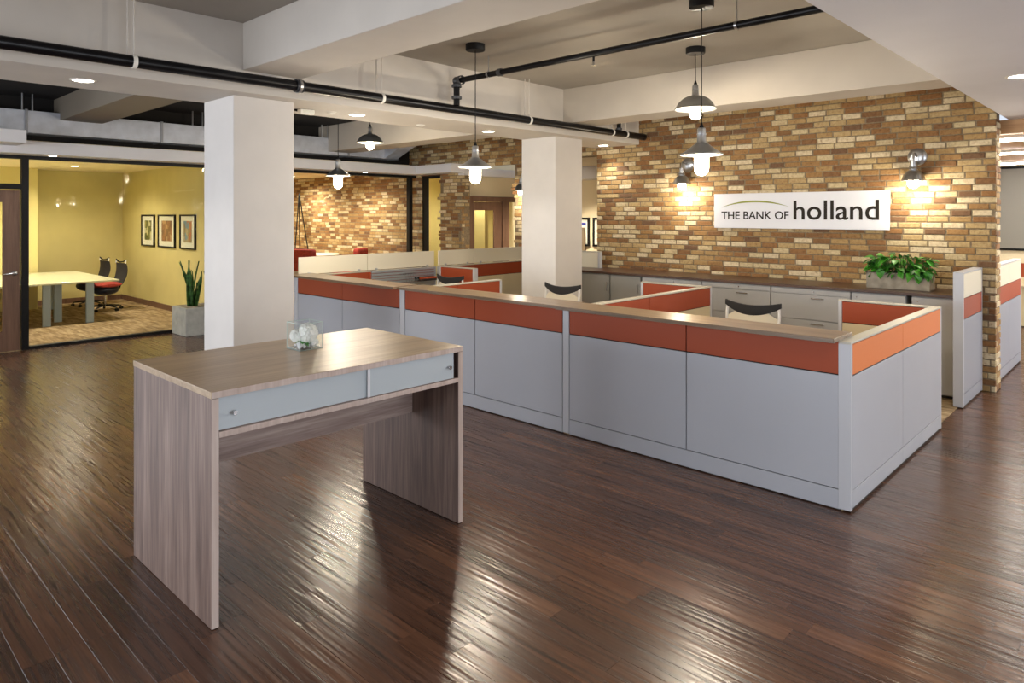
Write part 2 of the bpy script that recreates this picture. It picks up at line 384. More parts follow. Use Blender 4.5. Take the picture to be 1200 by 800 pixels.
carpet = struct(bx(CX0, CX1, CY0, CY1, -0.011, 0.0).build('floor_carpet', 'carpet'), 'tan carpeted work area floor behind the reception counter', 'carpet')
tile_me = None
def carpet_tile(x, y, par):
    global tile_me
    if tile_me is None:
        o = bx(-0.248, 0.248, -0.248, 0.248, 0, 0.008).build('carpet_tile', 'carpet'); tile_me = o.data; COL.objects.unlink(o); bpy.data.objects.remove(o)
    o = bpy.data.objects.new('carpet_tile', tile_me); COL.objects.link(o); o.parent = par; o.location = (x, y, 0); o.rotation_euler = (0, 0, 0)
for i in range(6):
    for j in range(8): carpet_tile(CX1-0.25-0.5*i, 4.95+0.5*j, carpet)
ofl = struct(bx(-17.4, -11.70, -1.0, 5.32, -0.15, 0.0).build('floor_office', 'carpet'), 'tan patterned carpet tile floor of the glazed mustard meeting room', 'floor')
for i in range(11):
    for j in range(9): carpet_tile(-11.95-0.5*i, 5.06-0.5*j, ofl)
struct(bx(-17.4, -11.70, 5.42, 9.5, -0.15, 0.0).build('floor_lounge', 'carpet'), 'tan carpet floor of the brick walled lounge behind glass', 'floor')

# ================================================================== CEILINGS, BEAMS, PILLARS
struct(bx(-5.9, -1.30, -6.2, 9.2, 3.57, 3.75).build('ceiling', 'coffer_slab'), 'taupe painted concrete ceiling of the coffered bay over the counter', 'ceiling')
struct(bx(-12.4, -6.68, -6.2, 9.6, 3.60, 3.75).build('ceiling_dark', 'black_ceiling'), 'black painted open ceiling above the silver duct', 'ceiling')
struct(bx(-1.30, 4.2, -6.2, 9.3, 2.95, 3.75).build('ceiling_soffit', 'soffit'), 'smooth white dropped ceiling with a straight edge beside the coffered bay', 'ceiling')
struct(bx(-6.69, -5.86, -6.2, 8.97, 2.97, 3.60).build('ceiling_beam', 'ceiling', bevel=0.006), 'long deep painted beam carried by both pillars behind the black pipe', 'beam')
struct(bx(-12.2, -6.69, 2.76, 3.31, 3.27, 3.60).build('ceiling_beam', 'taupe', bevel=0.006), 'pale cross beam under the black ceiling above the silver duct', 'beam')
struct(bx(-12.2, -6.69, 7.15, 7.65, 3.11, 3.60).build('ceiling_beam', 'coffer', bevel=0.006), 'cream cross beam in front of the upper brick wall behind the bowl pendant', 'beam')
struct(bx(-5.86, -1.30, 2.76, 3.31, 3.16, 3.57).build('ceiling_beam', 'ceiling', bevel=0.006), 'wide cross beam nearest the camera at the top of the coffered bay', 'beam')
struct(bx(-5.86, -1.30, 7.15, 7.65, 3.115, 3.57).build('ceiling_beam', 'coffer', bevel=0.006), 'cross beam in front of the brick sign wall above the pendants', 'beam')
struct(bx(-5.86, -1.30, -1.64, -1.09, 3.16, 3.57).build('ceiling_beam', 'ceiling'), 'cross beam behind the camera over the lobby', 'beam')
struct(bx(-6.68, -6.056, 2.767, 3.356, 0, 2.972).build('pillar', 'pillar', bevel=0.008), 'square white pillar standing behind the wood table', 'pillar')
struct(bx(-6.68, -6.056, 7.224, 7.81, 0, 2.972).build('pillar', 'pillar', bevel=0.008), 'square white pillar rising behind the counter among the workstations', 'pillar')

# ================================================================== BRICK WALLS
def brick_shape(l, h, t=0.035, b=0.005):
    x, z = l/2, h/2
    o = [(-x, t, -z), (x, t, -z), (x, t, z), (-x, t, z)]; m = [(-x, b, -z), (x, b, -z), (x, b, z), (-x, b, z)]
    f = [(-x+b, 0, -z+b), (x-b, 0, -z+b), (x-b, 0, z-b), (-x+b, 0, z-b)]
    fs = [(8, 9, 10, 11)]
    for i in range(4):
        j = (i+1) % 4; fs += [(i, j, 4+j, 4+i), (4+i, 4+j, 8+j, 8+i)]
    return o+m+f, fs
BL, BH, JT = 0.204, 0.0570, 0.0125
def brick_slots(x0, x1, z0, z1, holes=()):
    out = []; k = 0; z = z0
    while z < z1-0.02:
        zz = min(z+BH, z1); x = x0-(0.5*(BL+JT) if k % 2 else 0)-R.uniform(0, 0.05)
        while x < x1-0.01:
            l = R.choice((BL, BL, BL, BL-0.02, BL+0.02)); a, b = max(x, x0), min(x+l, x1)
            if b-a > 0.035 and not any(h[0] < (a+b)/2 < h[1] and h[2] < (z+zz)/2 < h[3] for h in holes): out.append(((a+b)/2, (z+zz)/2, b-a, zz-z))
            x += l+JT
        z += BH+JT; k += 1
    return out
brick_meshes = {}
def put_bricks(wall, slots, place, singles):
    """place(u, v, w) -> world point: u along the wall, v up, w out of the wall (towards the viewer)"""
    key = lambda s: (round(s[2], 2), round(s[3], 3))
    fbm = B()
    for i, s in enumerate(slots):
        pr = R.uniform(-0.002, 0.0045); tilt = R.uniform(-0.006, 0.006)
        vs, fs = brick_shape(key(s)[0], key(s)[1])
        if i < singles:
            k = key(s)+(place.__name__,)
            if k not in brick_meshes:
                me = bpy.data.meshes.new('brick'); me.from_pydata([tuple(Vector(place(v[0], v[2], -v[1]))-Vector(place(0, 0, 0))) for v in vs], [], fs); me.materials.append(M['brick'])
                bm = bmesh.new(); bm.from_mesh(me); bmesh.ops.recalc_face_normals(bm, faces=bm.faces); bm.to_mesh(me); bm.free(); brick_meshes[k] = me
            o = bpy.data.objects.new('brick', brick_meshes[k]); COL.objects.link(o); o.parent = wall; o.location = place(s[0], s[1], pr)
        else:
            fbm.add([place(s[0]+v[0], s[1]+v[2]+tilt*v[0], pr-v[1]) for v in vs], fs)
    if fbm.f:
        o = fbm.build('brick_field', 'bricks', wall, smooth=False); o['kind'] = 'stuff'
SY = 8.96; LY = 9.35
def on_sign_wall(u, v, w): return (u, SY-w, v)
def on_left_wall(u, v, w): return (u, LY-w, v)
def on_wall_end(u, v, w): return (-1.365+w, u, v)
wb = struct(B().box(-6.645, -1.375, SY+0.006, 9.24, 0, 3.57).box(-7.6, -6.645, SY+0.006, 9.24, 2.86, 3.57).build('wall_back', 'mortar'),
            'tan and brown brick wall carrying the white bank sign', 'wall')
sl = brick_slots(-6.65, -1.365, 1.06, 3.56) + brick_slots(-1.62, -1.365, 0.0, 1.05) + brick_slots(-7.6, -6.655, 2.86, 3.56)
def bview(s):
    if s[1] > 3.1: return 99
    return proj(s[0], SY, s[1])[2]
sl.sort(key=bview); put_bricks(wb, sl, on_sign_wall, 282)
put_bricks(wb, sorted(brick_slots(SY+0.03, 9.235, 0.0, 2.94), key=lambda s: s[0]), on_wall_end, 18)
wl = struct(B().box(-17.3, -11.6, LY+0.006, 9.6, 0, 3.6).box(-10.93, -10.305, LY+0.006, 9.6, 0, 3.6).box(-11.6, -10.93, LY+0.006, 9.6, 2.72, 3.6)
            .box(-10.305, -8.82, LY+0.006, 9.6, 2.86, 3.6).box(-8.82, -7.6, LY+0.006, 9.6, 0, 3.6).build('wall_back_left', 'mortar'),
            'brown brick wall running from the glazed lounge to the wooden door', 'wall')
sl = brick_slots(-17.2, -7.6, 0.9, 3.58, holes=((-11.46, -10.93, -1, 2.72), (-10.30, -8.82, -1, 2.86)))
sl.sort(key=lambda s: proj(s[0], LY, s[1])[2] + (50 if s[1] > 3.2 else 0)); put_bricks(wl, sl, on_left_wall, 0)
put_bricks(wl, brick_slots(LY+0.03, 9.59, 0.9, 2.85), lambda u, v, w: (-10.305+w, u, v), 0)

# ================================================================== OUTER WALLS (out of view, close the room)
def wall_with_added_windows(name, label, plane, c, th, a0, a1, h, openings, z0, z1):  # unseen openings and mullions added so the fill lamps can shine in
    f = (lambda p, q, zz0, zz1, c0, c1: (p, q, c0, c1, zz0, zz1)) if plane == 'y' else (lambda p, q, zz0, zz1, c0, c1: (c0, c1, p, q, zz0, zz1))
    b = B(); p = a0
    for o0, o1 in openings:
        b.box(*f(p, o0, 0, h, c, c+th)); b.box(*f(o0, o1, 0, z0, c, c+th)); b.box(*f(o0, o1, z1, h, c, c+th)); p = o1
    b.box(*f(p, a1, 0, h, c, c+th)); w = struct(b.build(name, 'white_wall'), label, 'wall')
    for o0, o1 in openings:
        n = max(2, int(round((o1-o0)/1.7)))
        for k in range(n+1):
            m = o0+(o1-o0)*k/n; m = min(max(m, o0+0.03), o1-0.03); bx(*f(m-0.03, m+0.03, z0, z1, c+th*0.3, c+th*0.7)).build('added_window_mullion', 'black_metal', w)
        for zz in (z0, z1-0.06): bx(*f(o0, o1, zz, zz+0.06, c+th*0.3, c+th*0.7)).build('added_window_rail', 'black_metal', w)
    return w
wall_with_added_windows('wall_near', 'white wall behind the camera with window openings added for fill light', 'y', -6.3, 0.15, -12.2, 4.2, 3.75, [(-8.6, -1.4)], 0.65, 2.85)
wall_with_added_windows('wall_right', 'white wall along the side aisle with window openings added for fill light', 'x', 4.05, 0.15, -6.15, 15.7, 3.0, [(-0.1, 5.1), (10.9, 15.1)], 0.55, 2.65)
# ================================================================== GLAZED STOREFRONT AND ROOMS
GX = -11.75
struct(bx(-17.45, -17.2, -1.0, 5.4, 0, 2.9).build('wall_office_back', 'mustard'), 'mustard yellow rear wall of the meeting room behind the glass table', 'wall')
struct(bx(-17.2, -16.6, -1.0, 3.55, 0, 2.86).build('wall_office_pier', 'mustard_pale'), 'pale mustard wall projection beside the door in the meeting room', 'wall')
struct(bx(-17.4, -11.72, 5.3, 5.42, 0, 2.9).build('wall_office_side', 'mustard'), 'mustard yellow meeting room wall holding three framed pictures', 'wall')
struct(bx(-17.45, -17.2, 5.42, 9.6, 0, 2.9).build('wall_lounge_back', 'cream_wall'), 'cream rear wall of the brick lounge', 'wall')
struct(bx(-17.4, -11.95, -1.0, 9.5, 2.85, 2.98).build('ceiling_office', 'cream_wall'), 'pale ceiling over the glazed meeting room and lounge', 'ceiling')
struct(bx(-12.2, -11.96, -6.2, 9.5, 2.98, 3.6).build('wall_bulkhead', 'black_ceiling'), 'black painted wall strip behind the silver duct', 'wall')
struct(bx(-17.2, -11.8, -1.15, -1.0, 0, 2.9).build('wall_office_end', 'mustard'), 'mustard end wall of the meeting room', 'wall')
wall_with_added_windows('wall_left', 'white wall beyond the meeting room with tall openings added for fill light', 'x', -12.0, 0.28, -6.15, -1.0, 3.6, [(-5.6, -1.4)], 0.7, 3.0)
t = bx(-17.18, -11.85, 5.275, 5.3, 0.0, 0.115).build('baseboard_office', 'door_wood', bevel=0.003); struct(t, 'brown wooden baseboard under the three framed pictures', 'baseboard')
t = bx(-17.2, -17.175, 3.6, 5.3, 0.0, 0.115).build('baseboard_office_back', 'door_wood', bevel=0.003); struct(t, 'brown wooden baseboard on the rear mustard wall', 'baseboard')
# white fascia band over the glazing
fas = struct(bx(-11.95, -11.30, -1.0, 9.34, 2.74, 2.915).build('trim_fascia', 'soffit', bevel=0.004), 'white dropped fascia band above the black framed glazing', 'fascia')
struct(bx(-11.30, -10.2, 9.0, 9.34, 2.74, 2.915).build('trim_fascia', 'soffit', bevel=0.004), 'white fascia band turning along the brick wall', 'fascia')
struct(bx(-10.37, -10.2, 9.34, 11.4, 2.70, 2.855).build('trim_fascia', 'soffit', bevel=0.004), 'white fascia band above the wooden door in the brick opening', 'fascia')
struct(bx(-11.30, -10.75, 0.6, 2.18, 2.835, 3.0).build('trim_bulkhead', 'soffit', bevel=0.004), 'white bulkhead block hanging over the meeting room door', 'bulkhead')
def glazing(name, label, y0, y1, posts, joints):
    w = thing(name, label, 'window', (GX, y0, 0), None, 'structure')
    bx(GX-0.05, GX+0.05, y0, y1, 2.69, 2.74).build('frame_header', 'black_metal', w, 0.003)
    bx(GX-0.05, GX+0.05, y0, y1, 0.0, 0.045).build('frame_sill', 'black_metal', w, 0.003)
    for p in posts: bx(GX-0.05, GX+0.05, p, p+0.085, 0.045, 2.69).build('frame_post', 'black_metal', w, 0.003)
    ys = [y0]+joints+[y1]
    for a, b in zip(ys[:-1], ys[1:]): bx(GX-0.006, GX+0.006, a+0.003, b-0.003, 0.045, 2.69).build('pane', 'glass', w)
    return w
glazing('window_1', 'black framed floor to ceiling glazing of the mustard meeting room', 2.315, 5.30, [2.315], [3.79])
glazing('window_2', 'black framed glazing of the brick walled lounge', 5.42, 9.34, [5.42, 9.15], [6.7, 8.0])
w = thing('window_3', 'narrow black framed window with yellow view in the brick wall', 'window', (-11.2, LY, 0), None, 'structure')
B().box(-11.48, -11.29, LY-0.03, LY, 0, 2.72).box(-11.29, -10.93, LY-0.03, LY, 2.66, 2.72).build('frame_post', 'black_metal', w, 0.003)
bx(-11.29, -10.93, LY-0.018, LY-0.008, 0.0, 2.66).build('pane', 'glass', w)
struct(bx(-12.1, -10.7, 10.4, 10.5, 0, 2.88).build('wall_hall', 'mustard'), 'mustard wall seen through the narrow window', 'wall')
# meeting room door
d = thing('door_1', 'brown wooden meeting room door with tall glass light and chrome lever', 'door', (GX, 1.42, 0), None, 'structure')
DY0, DY1 = 1.42, 2.30
B().box(GX-0.022, GX+0.022, DY0, DY0+0.15, 0.01, 2.25).box(GX-0.022, GX+0.022, DY1-0.20, DY1, 0.01, 2.25).box(GX-0.022, GX+0.022, DY0+0.15, DY1-0.20, 2.08, 2.25)\
    .box(GX-0.022, GX+0.022, DY0+0.15, DY1-0.20, 0.01, 0.285).build('door_leaf', 'door_wood', d, 0.002)
bx(GX-0.005, GX+0.005, DY0+0.15, DY1-0.20, 0.285, 2.08).build('pane', 'glass', d)
B().lathe([(0.001, 0), (0.036, 0), (0.036, 0.012), (0.02, 0.02), (0.001, 0.02)], n=20).xf(Matrix.Translation((GX+0.022, 2.235, 1.085)) @ Matrix.Rotation(math.pi/2, 4, 'Y')).build('rosette', 'chrome', d)
B().tube([(GX+0.03, 2.235, 1.085), (GX+0.075, 2.235, 1.085), (GX+0.085, 2.20, 1.085), (GX+0.085, 2.10, 1.08)], 0.011).build('lever', 'chrome', d)
bx(GX-0.05, GX+0.05, 1.33, 2.315, 2.262, 2.34).build('frame_transom', 'black_metal', d, 0.003)
bx(GX-0.05, GX+0.05, 1.33, 1.415, 0, 2.262).build('frame_post', 'black_metal', d, 0.003)
bx(GX-0.05, GX+0.05, 1.33, 2.315, 2.69, 2.74).build('frame_header', 'black_metal', d, 0.003)
bx(GX-0.006, GX+0.006, 1.33, 2.312, 2.342, 2.688).build('pane', 'glass', d)
struct(B().box(GX-0.05, GX+0.05, -0.95, 1.325, 0, 2.765).build('wall_office_front', 'white_wall'), 'white front wall of the meeting room beside its door', 'wall')
# wooden door in the brick opening
DX = -10.38
d = thing('door_2', 'brown wooden door with yellow glass light in the brick opening', 'door', (DX, 9.62, 0), None, 'structure')
B().box(DX-0.06, DX+0.03, 9.61, 9.735, 0, 2.29).box(DX-0.06, DX+0.03, 10.61, 10.80, 0, 2.29).box(DX-0.06, DX+0.03, 9.735, 10.61, 2.18, 2.29).box(DX-0.06, DX+0.03, 10.80, 11.1, 2.18, 2.29).build('door_frame', 'door_wood', d, 0.004)
B().box(DX-0.04, DX, 9.74, 9.80, 0.01, 2.175).box(DX-0.04, DX, 10.37, 10.585, 0.01, 2.175).box(DX-0.04, DX, 9.80, 10.37, 2.0, 2.175).box(DX-0.04, DX, 9.80, 10.37, 0.01, 0.25).build('door_leaf', 'door_wood', d, 0.003)
bx(DX-0.025, DX-0.017, 9.80, 10.37, 0.25, 2.0).build('pane', 'glass', d)
bx(DX-0.025, DX-0.017, 10.80, 11.05, 0.0, 2.18).build('side_pane', 'glass', d)
struct(B().box(DX-0.12, DX-0.06, 9.6, 12.4, 2.29, 3.5).box(DX-0.12, DX-0.06, 11.05, 12.4, 0, 2.29).build('wall_door_side', 'cream_wall'), 'cream wall above and beside the wooden door', 'wall')
struct(bx(-12.2, -12.1, 9.6, 12.4, 0, 2.9).build('wall_room_beyond', 'mustard'), 'mustard wall seen through the wooden door glass', 'wall')
bpy.data.objects['wall_door_side'].data.materials[0] = M['cream_wall']
# hall beyond the second pillar
struct(bx(-12.0, -4.0, 12.5, 12.62, 0, 3.3).build('wall_hall_beyond', 'cream_wall'), 'cream wall with dark picture frames beyond the second pillar', 'wall')
struct(bx(-10.0, -5.0, 9.7, 12.5, 2.95, 3.05).build('ceiling_hall', 'ceiling'), 'pale ceiling of the hall beyond the brick wall', 'ceiling')
struct(bx(-10.0, -5.0, 11.9, 12.5, 2.68, 2.95).build('trim_hall', 'soffit'), 'white soffit along the cream hall wall', 'soffit')
struct(bx(-12.2, -5.0, 9.62, 12.6, -0.1, 0.0).build('floor_hall', 'carpet'), 'tan floor of the hall beyond', 'floor')
for i, (x0, x1, lab) in enumerate(((-10.15, -9.47, 'black framed picture with a blue edge beyond the second pillar'), (-9.37, -8.7, 'black framed picture next to the brick wall edge beyond the pillar'))):
    p = thing('picture_frame', lab, 'picture', (x0, 12.47, 1.4))
    B().box(x0, x1, 12.46, 12.5, 1.80, 1.845).box(x0, x1, 12.46, 12.5, 1.2, 1.245).box(x0, x0+0.045, 12.46, 12.5, 1.245, 1.80).box(x1-0.045, x1, 12.46, 12.5, 1.245, 1.80).build('frame', 'black_metal', p)
    bx(x0+0.045, x1-0.045, 12.48, 12.49, 1.245, 1.80).build('print', 'mat_white', p)
    if i == 0: bx(x0+0.1, x1-0.1, 12.474, 12.48, 1.68, 1.73).build('blue_band', plain('blue_ink', (60, 70, 170), 0.5), p)
t = thing('storage_cabinet', 'tan cabinet standing under the picture beyond the second pillar', 'cabinet', (-9.9, 12.2, 0))
bx(-10.25, -9.56, 12.0, 12.44, 0, 1.62).build('body', plain('tan_cabinet', (176, 156, 132), 0.6), t, 0.004)
bx(-10.2, -9.9, 11.985, 12.0, 0.08, 1.58).build('door', plain('tan_cabinet_door', (184, 164, 140), 0.6), t, 0.003); bx(-9.89, -9.6, 11.985, 12.0, 0.08, 1.58).build('door', 'beige', t, 0.003)
# ================================================================== AREA BEYOND THE AISLE (right)
struct(bx(-9.0, 4.2, 15.4, 15.6, 0, 3.0).build('wall_far', 'cream_wall'), 'cream wall at the far end of the side aisle', 'wall')
struct(bx(-4.0, 4.2, 9.3, 15.4, 2.80, 2.95).build('ceiling_aisle', 'tanwood'), 'tan boarded ceiling with strip lights past the brick wall end', 'ceiling')
struct(bx(-4.2, -4.0, 9.24, 15.4, 0, 2.95).build('wall_aisle', 'cream_wall'), 'cream wall behind the brick sign wall', 'wall')
for y, lab in ((9.62, 'white strip light nearest the brick wall end'), (11.75, 'middle white strip light on the tan ceiling'), (14.1, 'farthest white strip light above the gray board')):
    p = thing('strip_light', lab, 'light', (-1.0, y, 2.77))
    bx(-2.6, 2.4, y-0.09, y+0.09, 2.765, 2.799).build('housing', 'enamel', p); bx(-2.55, 2.35, y-0.08, y+0.08, 2.745, 2.765).build('diffuser', 'strip', p)
p = thing('wall_board', 'large dark gray board on the far cream wall past the brick wall end', 'board', (-1, 15.38, 2.0))
bx(-2.9, 1.2, 15.36, 15.4, 1.3, 2.74).build('panel', 'board', p); B().box(-2.94, 1.24, 15.35, 15.4, 2.74, 2.78).box(-2.94, 1.24, 15.35, 15.4, 1.26, 1.3).box(-2.94, -2.9, 15.35, 15.4, 1.3, 2.74).build('frame', 'black_metal', p)
p = thing('far_desk', 'desk with orange backing panel at the far end of the side aisle', 'desk', (-1.2, 15.0, 0))
bx(-2.0, 0.8, 15.25, 15.33, 0.80, 1.04).build('orange_panel', 'rust', p); bx(-2.0, 0.8, 15.25, 15.33, 0.0, 0.80).build('back_panel', 'beige', p)
bx(-1.98, 0.8, 14.4, 15.25, 0.68, 0.71).build('worktop', 'beige', p, 0.003)
bx(-1.95, -1.55, 14.5, 15.2, 0.02, 0.68).build('drawer_unit', 'beige', p, 0.004); bx(0.3, 0.7, 14.5, 15.2, 0.02, 0.68).build('drawer_unit', 'gray', p, 0.004)

# ================================================================== DUCT
dk = thing('air_duct', 'silver galvanised air duct running above the white fascia', 'duct', (-12.0, 4.0, 3.05))
ys = [-1.0, 1.2, 2.35, 4.15, 5.9, 7.6, 8.77]
for a, b in zip(ys[:-1], ys[1:]): bx(-11.95, -11.62, a+0.012, b-0.012, 3.055, 3.37).build('section', 'duct', dk, 0.004)
for y in ys[1:]: bx(-11.96, -11.605, y-0.018, y+0.018, 3.04, 3.385).build('joint', plain('duct_joint', (150, 153, 160), 0.5, 0.6), dk, 0.003)
B().add([(-11.62, 8.45, 3.055), (-11.62, 8.77, 3.055), (-10.75, 8.77, 3.38), (-10.75, 8.45, 3.38), (-11.62, 8.45, 3.37), (-11.62, 8.77, 3.37), (-10.75, 8.77, 3.60), (-10.75, 8.45, 3.60)],
        [(0, 3, 2, 1), (4, 5, 6, 7), (0, 1, 5, 4), (1, 2, 6, 5), (2, 3, 7, 6), (3, 0, 4, 7)]).build('elbow', 'duct', dk, 0.004)
for y in (2.3, 2.42, 4.62, 4.78, 7.0, 7.12): B().tube([(-11.6, y, 3.37), (-11.6, y, 3.6)], 0.012, 8).build('hanger_rod', 'galv', dk)

# ================================================================== SPRINKLER PIPES
pp = thing('sprinkler_pipe', 'thick black sprinkler pipe slung along the long beam', 'pipe', (-5.7, 4, 3.06))
PX, PZ = -5.70, 3.062
B().tube([(PX, -5.5, PZ), (PX, 8.80, PZ)], 0.046, 20).build('pipe_run', 'black_pipe', pp)
B().lathe([(0.001, 0), (0.05, 0), (0.05, 0.05), (0.001, 0.05)], n=20).xf(Matrix.Translation((PX, 8.80, PZ)) @ Matrix.Rotation(-math.pi/2, 4, 'X')).build('end_cap', 'black_pipe', pp)
def ring(y, r, w, mat, name, par, x=PX, z=PZ, axis='Y'):
    m = Matrix.Translation((x, y, z)) @ (Matrix.Rotation(math.pi/2, 4, 'X') if axis == 'Y' else Matrix.Rotation(math.pi/2, 4, 'Y') if axis == 'X' else Matrix.Identity(4))
    B().lathe([(r-0.008, -w/2), (r, -w/2), (r, w/2), (r-0.008, w/2)], n=22, closed=True).xf(m).build(name, mat, par)
for y in (-0.6, 1.836, 4.11, 6.30, 8.03, 8.37):
    ring(y, 0.052, 0.03, 'enamel', 'hanger_ring', pp)
    B().tube([(PX, y, PZ+0.045), (PX, y, 3.57)], 0.006, 8).build('hanger_rod', 'ceiling', pp)
    B().tube([(PX-0.045, y-0.03, PZ+0.06), (PX-0.045, y-0.03, 3.57)], 0.006, 8).build('hanger_rod', 'ceiling', pp)
ring(3.205, 0.058, 0.07, plain('grooved_coupling', (60, 62, 68), 0.4, 0.5), 'coupling', pp); ring(3.205, 0.066, 0.025, 'galv', 'coupling_bolt_band', pp)
p2 = thing('branch_pipe', 'thinner black branch pipe crossing the coffered bay on a riser', 'pipe', (-5.7, 5.12, 3.37))
RY, RZ = 5.11, 3.375
B().tube([(PX, RY, PZ+0.046), (PX, RY, RZ)], 0.034, 16).build('riser', 'black_pipe', p2)
B().tube([(PX, RY, RZ), (-1.25, RY, RZ)], 0.030, 16).build('pipe_run', 'black_pipe', p2)
flm = plain('gray_flange', (96, 98, 102), 0.4, 0.7)
ring(RY, 0.056, 0.03, flm, 'flange', p2, PX, 3.19, 'Z'); ring(RY, 0.056, 0.03, flm, 'flange', p2, PX, RZ-0.055, 'Z'); ring(RY, 0.052, 0.035, flm, 'flange', p2, PX+0.07, RZ, 'X')
B().sphere((PX, RY, RZ), 0.048).build('elbow', flm, p2)
ring(RY, 0.040, 0.05, flm, 'coupling', p2, -5.03, RZ, 'X')
for x in (-5.2, -2.45):
    ring(RY, 0.036, 0.02, 'galv', 'hanger_ring', p2, x, RZ, 'X'); B().tube([(x, RY, RZ+0.03), (x, RY, 3.57)], 0.005, 8).build('hanger_rod', 'galv', p2)
for x in (-3.83,):
    h = B(); h.tube([(x, RY, RZ-0.02), (x, RY, RZ-0.075)], 0.011, 10); h.build('sprinkler_stem', 'black_pipe', p2)
    B().lathe([(0.001, 0), (0.022, 0), (0.024, 0.003), (0.008, 0.006), (0.008, 0.035), (0.001, 0.036)], (x, RY, RZ-0.11), 12).build('sprinkler_head', 'chrome', p2)
p3 = thing('pipe_riser', 'short black riser rising from the thick pipe near the brick wall', 'pipe', (PX, 8.2, PZ))
B().tube([(PX, 8.2, PZ+0.046), (PX, 8.2, 3.55)], 0.03, 14).build('riser_run', 'black_pipe', p3); ring(8.2, 0.045, 0.03, flm, 'collar', p3, PX, PZ+0.06, 'Z')

# ================================================================== DOWNLIGHTS
def downlight(x, y, z, label, watts=22, r=0.085, spot=True, group=None, col=NEUT, ang=115):
    d = thing('downlight', label, 'light', (x, y, z), group)
    B().lathe([(r-0.012, -0.004), (r, -0.006), (r+0.012, 0.0), (r-0.004, 0.0)], (x, y, z), 24, closed=True).build('trim_ring', 'enamel', d)
    B().lathe([(0.001, -0.003), (r-0.008, -0.003), (r-0.008, -0.001), (0.001, -0.001)], (x, y, z), 24).build('lens', 'bulb_cool', d)
    if spot:
        l = bpy.data.lights.new('downlight_lamp', 'SPOT'); l.energy = watts; l.color = col; l.spot_size = math.radians(ang); l.spot_blend = 0.7; l.shadow_soft_size = 0.07
        o = bpy.data.objects.new('downlight_lamp', l); COL.objects.link(o); o.parent = d; o.location = (0, 0, -0.02)
    return d
downlight(-6.26, 1.643, 2.97, 'round recessed downlight in the long beam over the planter end', 60)
downlight(-6.30, 4.223, 2.97, 'round recessed downlight in the long beam beside the small white emergency light', 60)
downlight(-6.33, 6.215, 2.97, 'round recessed downlight in the long beam just before the second pillar', 60)
downlight(-6.33, 8.693, 2.97, 'round recessed downlight in the long beam against the brick wall', 45)
downlight(-6.28, -1.2, 2.97, 'added unseen fill downlight in the long beam behind the camera', 60)  # fill lamp added out of view, continuing the beam row
downlight(-0.83, 6.446, 2.95, 'round recessed downlight in the white dropped ceiling beside the brick wall', 70)
ORD = ('first', 'second', 'third', 'fourth')
for k, y in enumerate((-3.0, 0.2, 3.3)): downlight(-0.4, y, 2.95, ORD[k]+' added fill downlight from the rear wall along the white ceiling edge', 80, group='added fill downlights along the white ceiling edge')  # out-of-view row added as camera-side fill
for k, y in enumerate((-3.0, 0.2, 3.3, 6.4)): downlight(2.4, y, 2.95, ORD[k]+' added fill downlight from the rear wall over the side aisle', 80, group='added fill downlights over the side aisle')  # second added fill row, also out of view
downlight(-11.5, 2.643, 2.74, 'small recessed downlight under the fascia next to the meeting room door', 18, 0.06)
downlight(-11.5, 7.9, 2.74, 'small recessed downlight under the fascia before the brick lounge', 18, 0.06)
for k, (x, y) in enumerate(((-13.6, 3.3), (-15.4, 3.9), (-13.6, 1.0), (-15.6, 1.2))):
    downlight(x, y, 2.85, ('recessed downlight nearest the glass in the mustard meeting room ceiling', 'recessed downlight deeper in the mustard meeting room ceiling', 'recessed downlight near the door inside the meeting room', 'recessed downlight in the far corner of the meeting room')[k], 185, 0.075, col=WARM, ang=155)
for k, (x, y) in enumerate(((-13.2, 8.3), (-15.2, 7.2), (-15.6, 8.6))):
    downlight(x, y, 2.85, ('recessed downlight before the lounge brick wall', 'recessed downlight over the lounge sofa', 'recessed downlight in the far lounge corner')[k], 270, 0.075, col=WARM, ang=160)
downlight(-9.2, 11.4, 2.95, 'recessed downlight washing the cream hall wall', 420, 0.08, col=WARM)
downlight(-11.2, 11.2, 2.88, 'added unseen downlight brightening the yellow room behind the wooden door', 160, 0.08, col=WARM)  # lamp added so the door glass looks lit from behind
struct(bx(-12.2, -10.5, 9.6, 12.5, 2.885, 2.95).build('ceiling_room_beyond', 'cream_wall'), 'pale ceiling of the yellow room behind the wooden door', 'ceiling')
downlight(-10.8, 10.0, 2.88, 'added unseen downlight behind the narrow black framed window', 170, 0.08, col=WARM, ang=150)  # lamp added to brighten the mustard wall behind the window
downlight(-9.4, 10.3, 2.95, 'recessed downlight in front of the wooden door', 90, 0.08, col=WARM)
t = thing('emergency_light', 'small white emergency light box under the beam beside the first pillar', 'light', (-6.35, 3.66, 2.94))
bx(-6.40, -6.33, 3.58, 3.74, 2.92, 2.97).build('housing', 'enamel', t, 0.008); bx(-6.32, -6.31, 3.60, 3.72, 2.93, 2.96).build('lens', 'glass', t); bx(-6.42, -6.40, 3.56, 3.60, 2.95, 2.97).build('bracket', 'black_metal', t)
for k, (x, y, lab) in enumerate(((-6.31, 3.92, 'small white ceiling sensor between emergency light and downlight'), (-6.45, 5.21, 'small white ceiling sensor in the middle of the long beam'))):
    tag(B().lathe([(0.001, -0.02), (0.03, -0.02), (0.05, -0.006), (0.055, 0.0), (0.001, 0.0)], (x, y, 2.97), 18).build('ceiling_sensor', 'enamel'), lab, 'sensor')

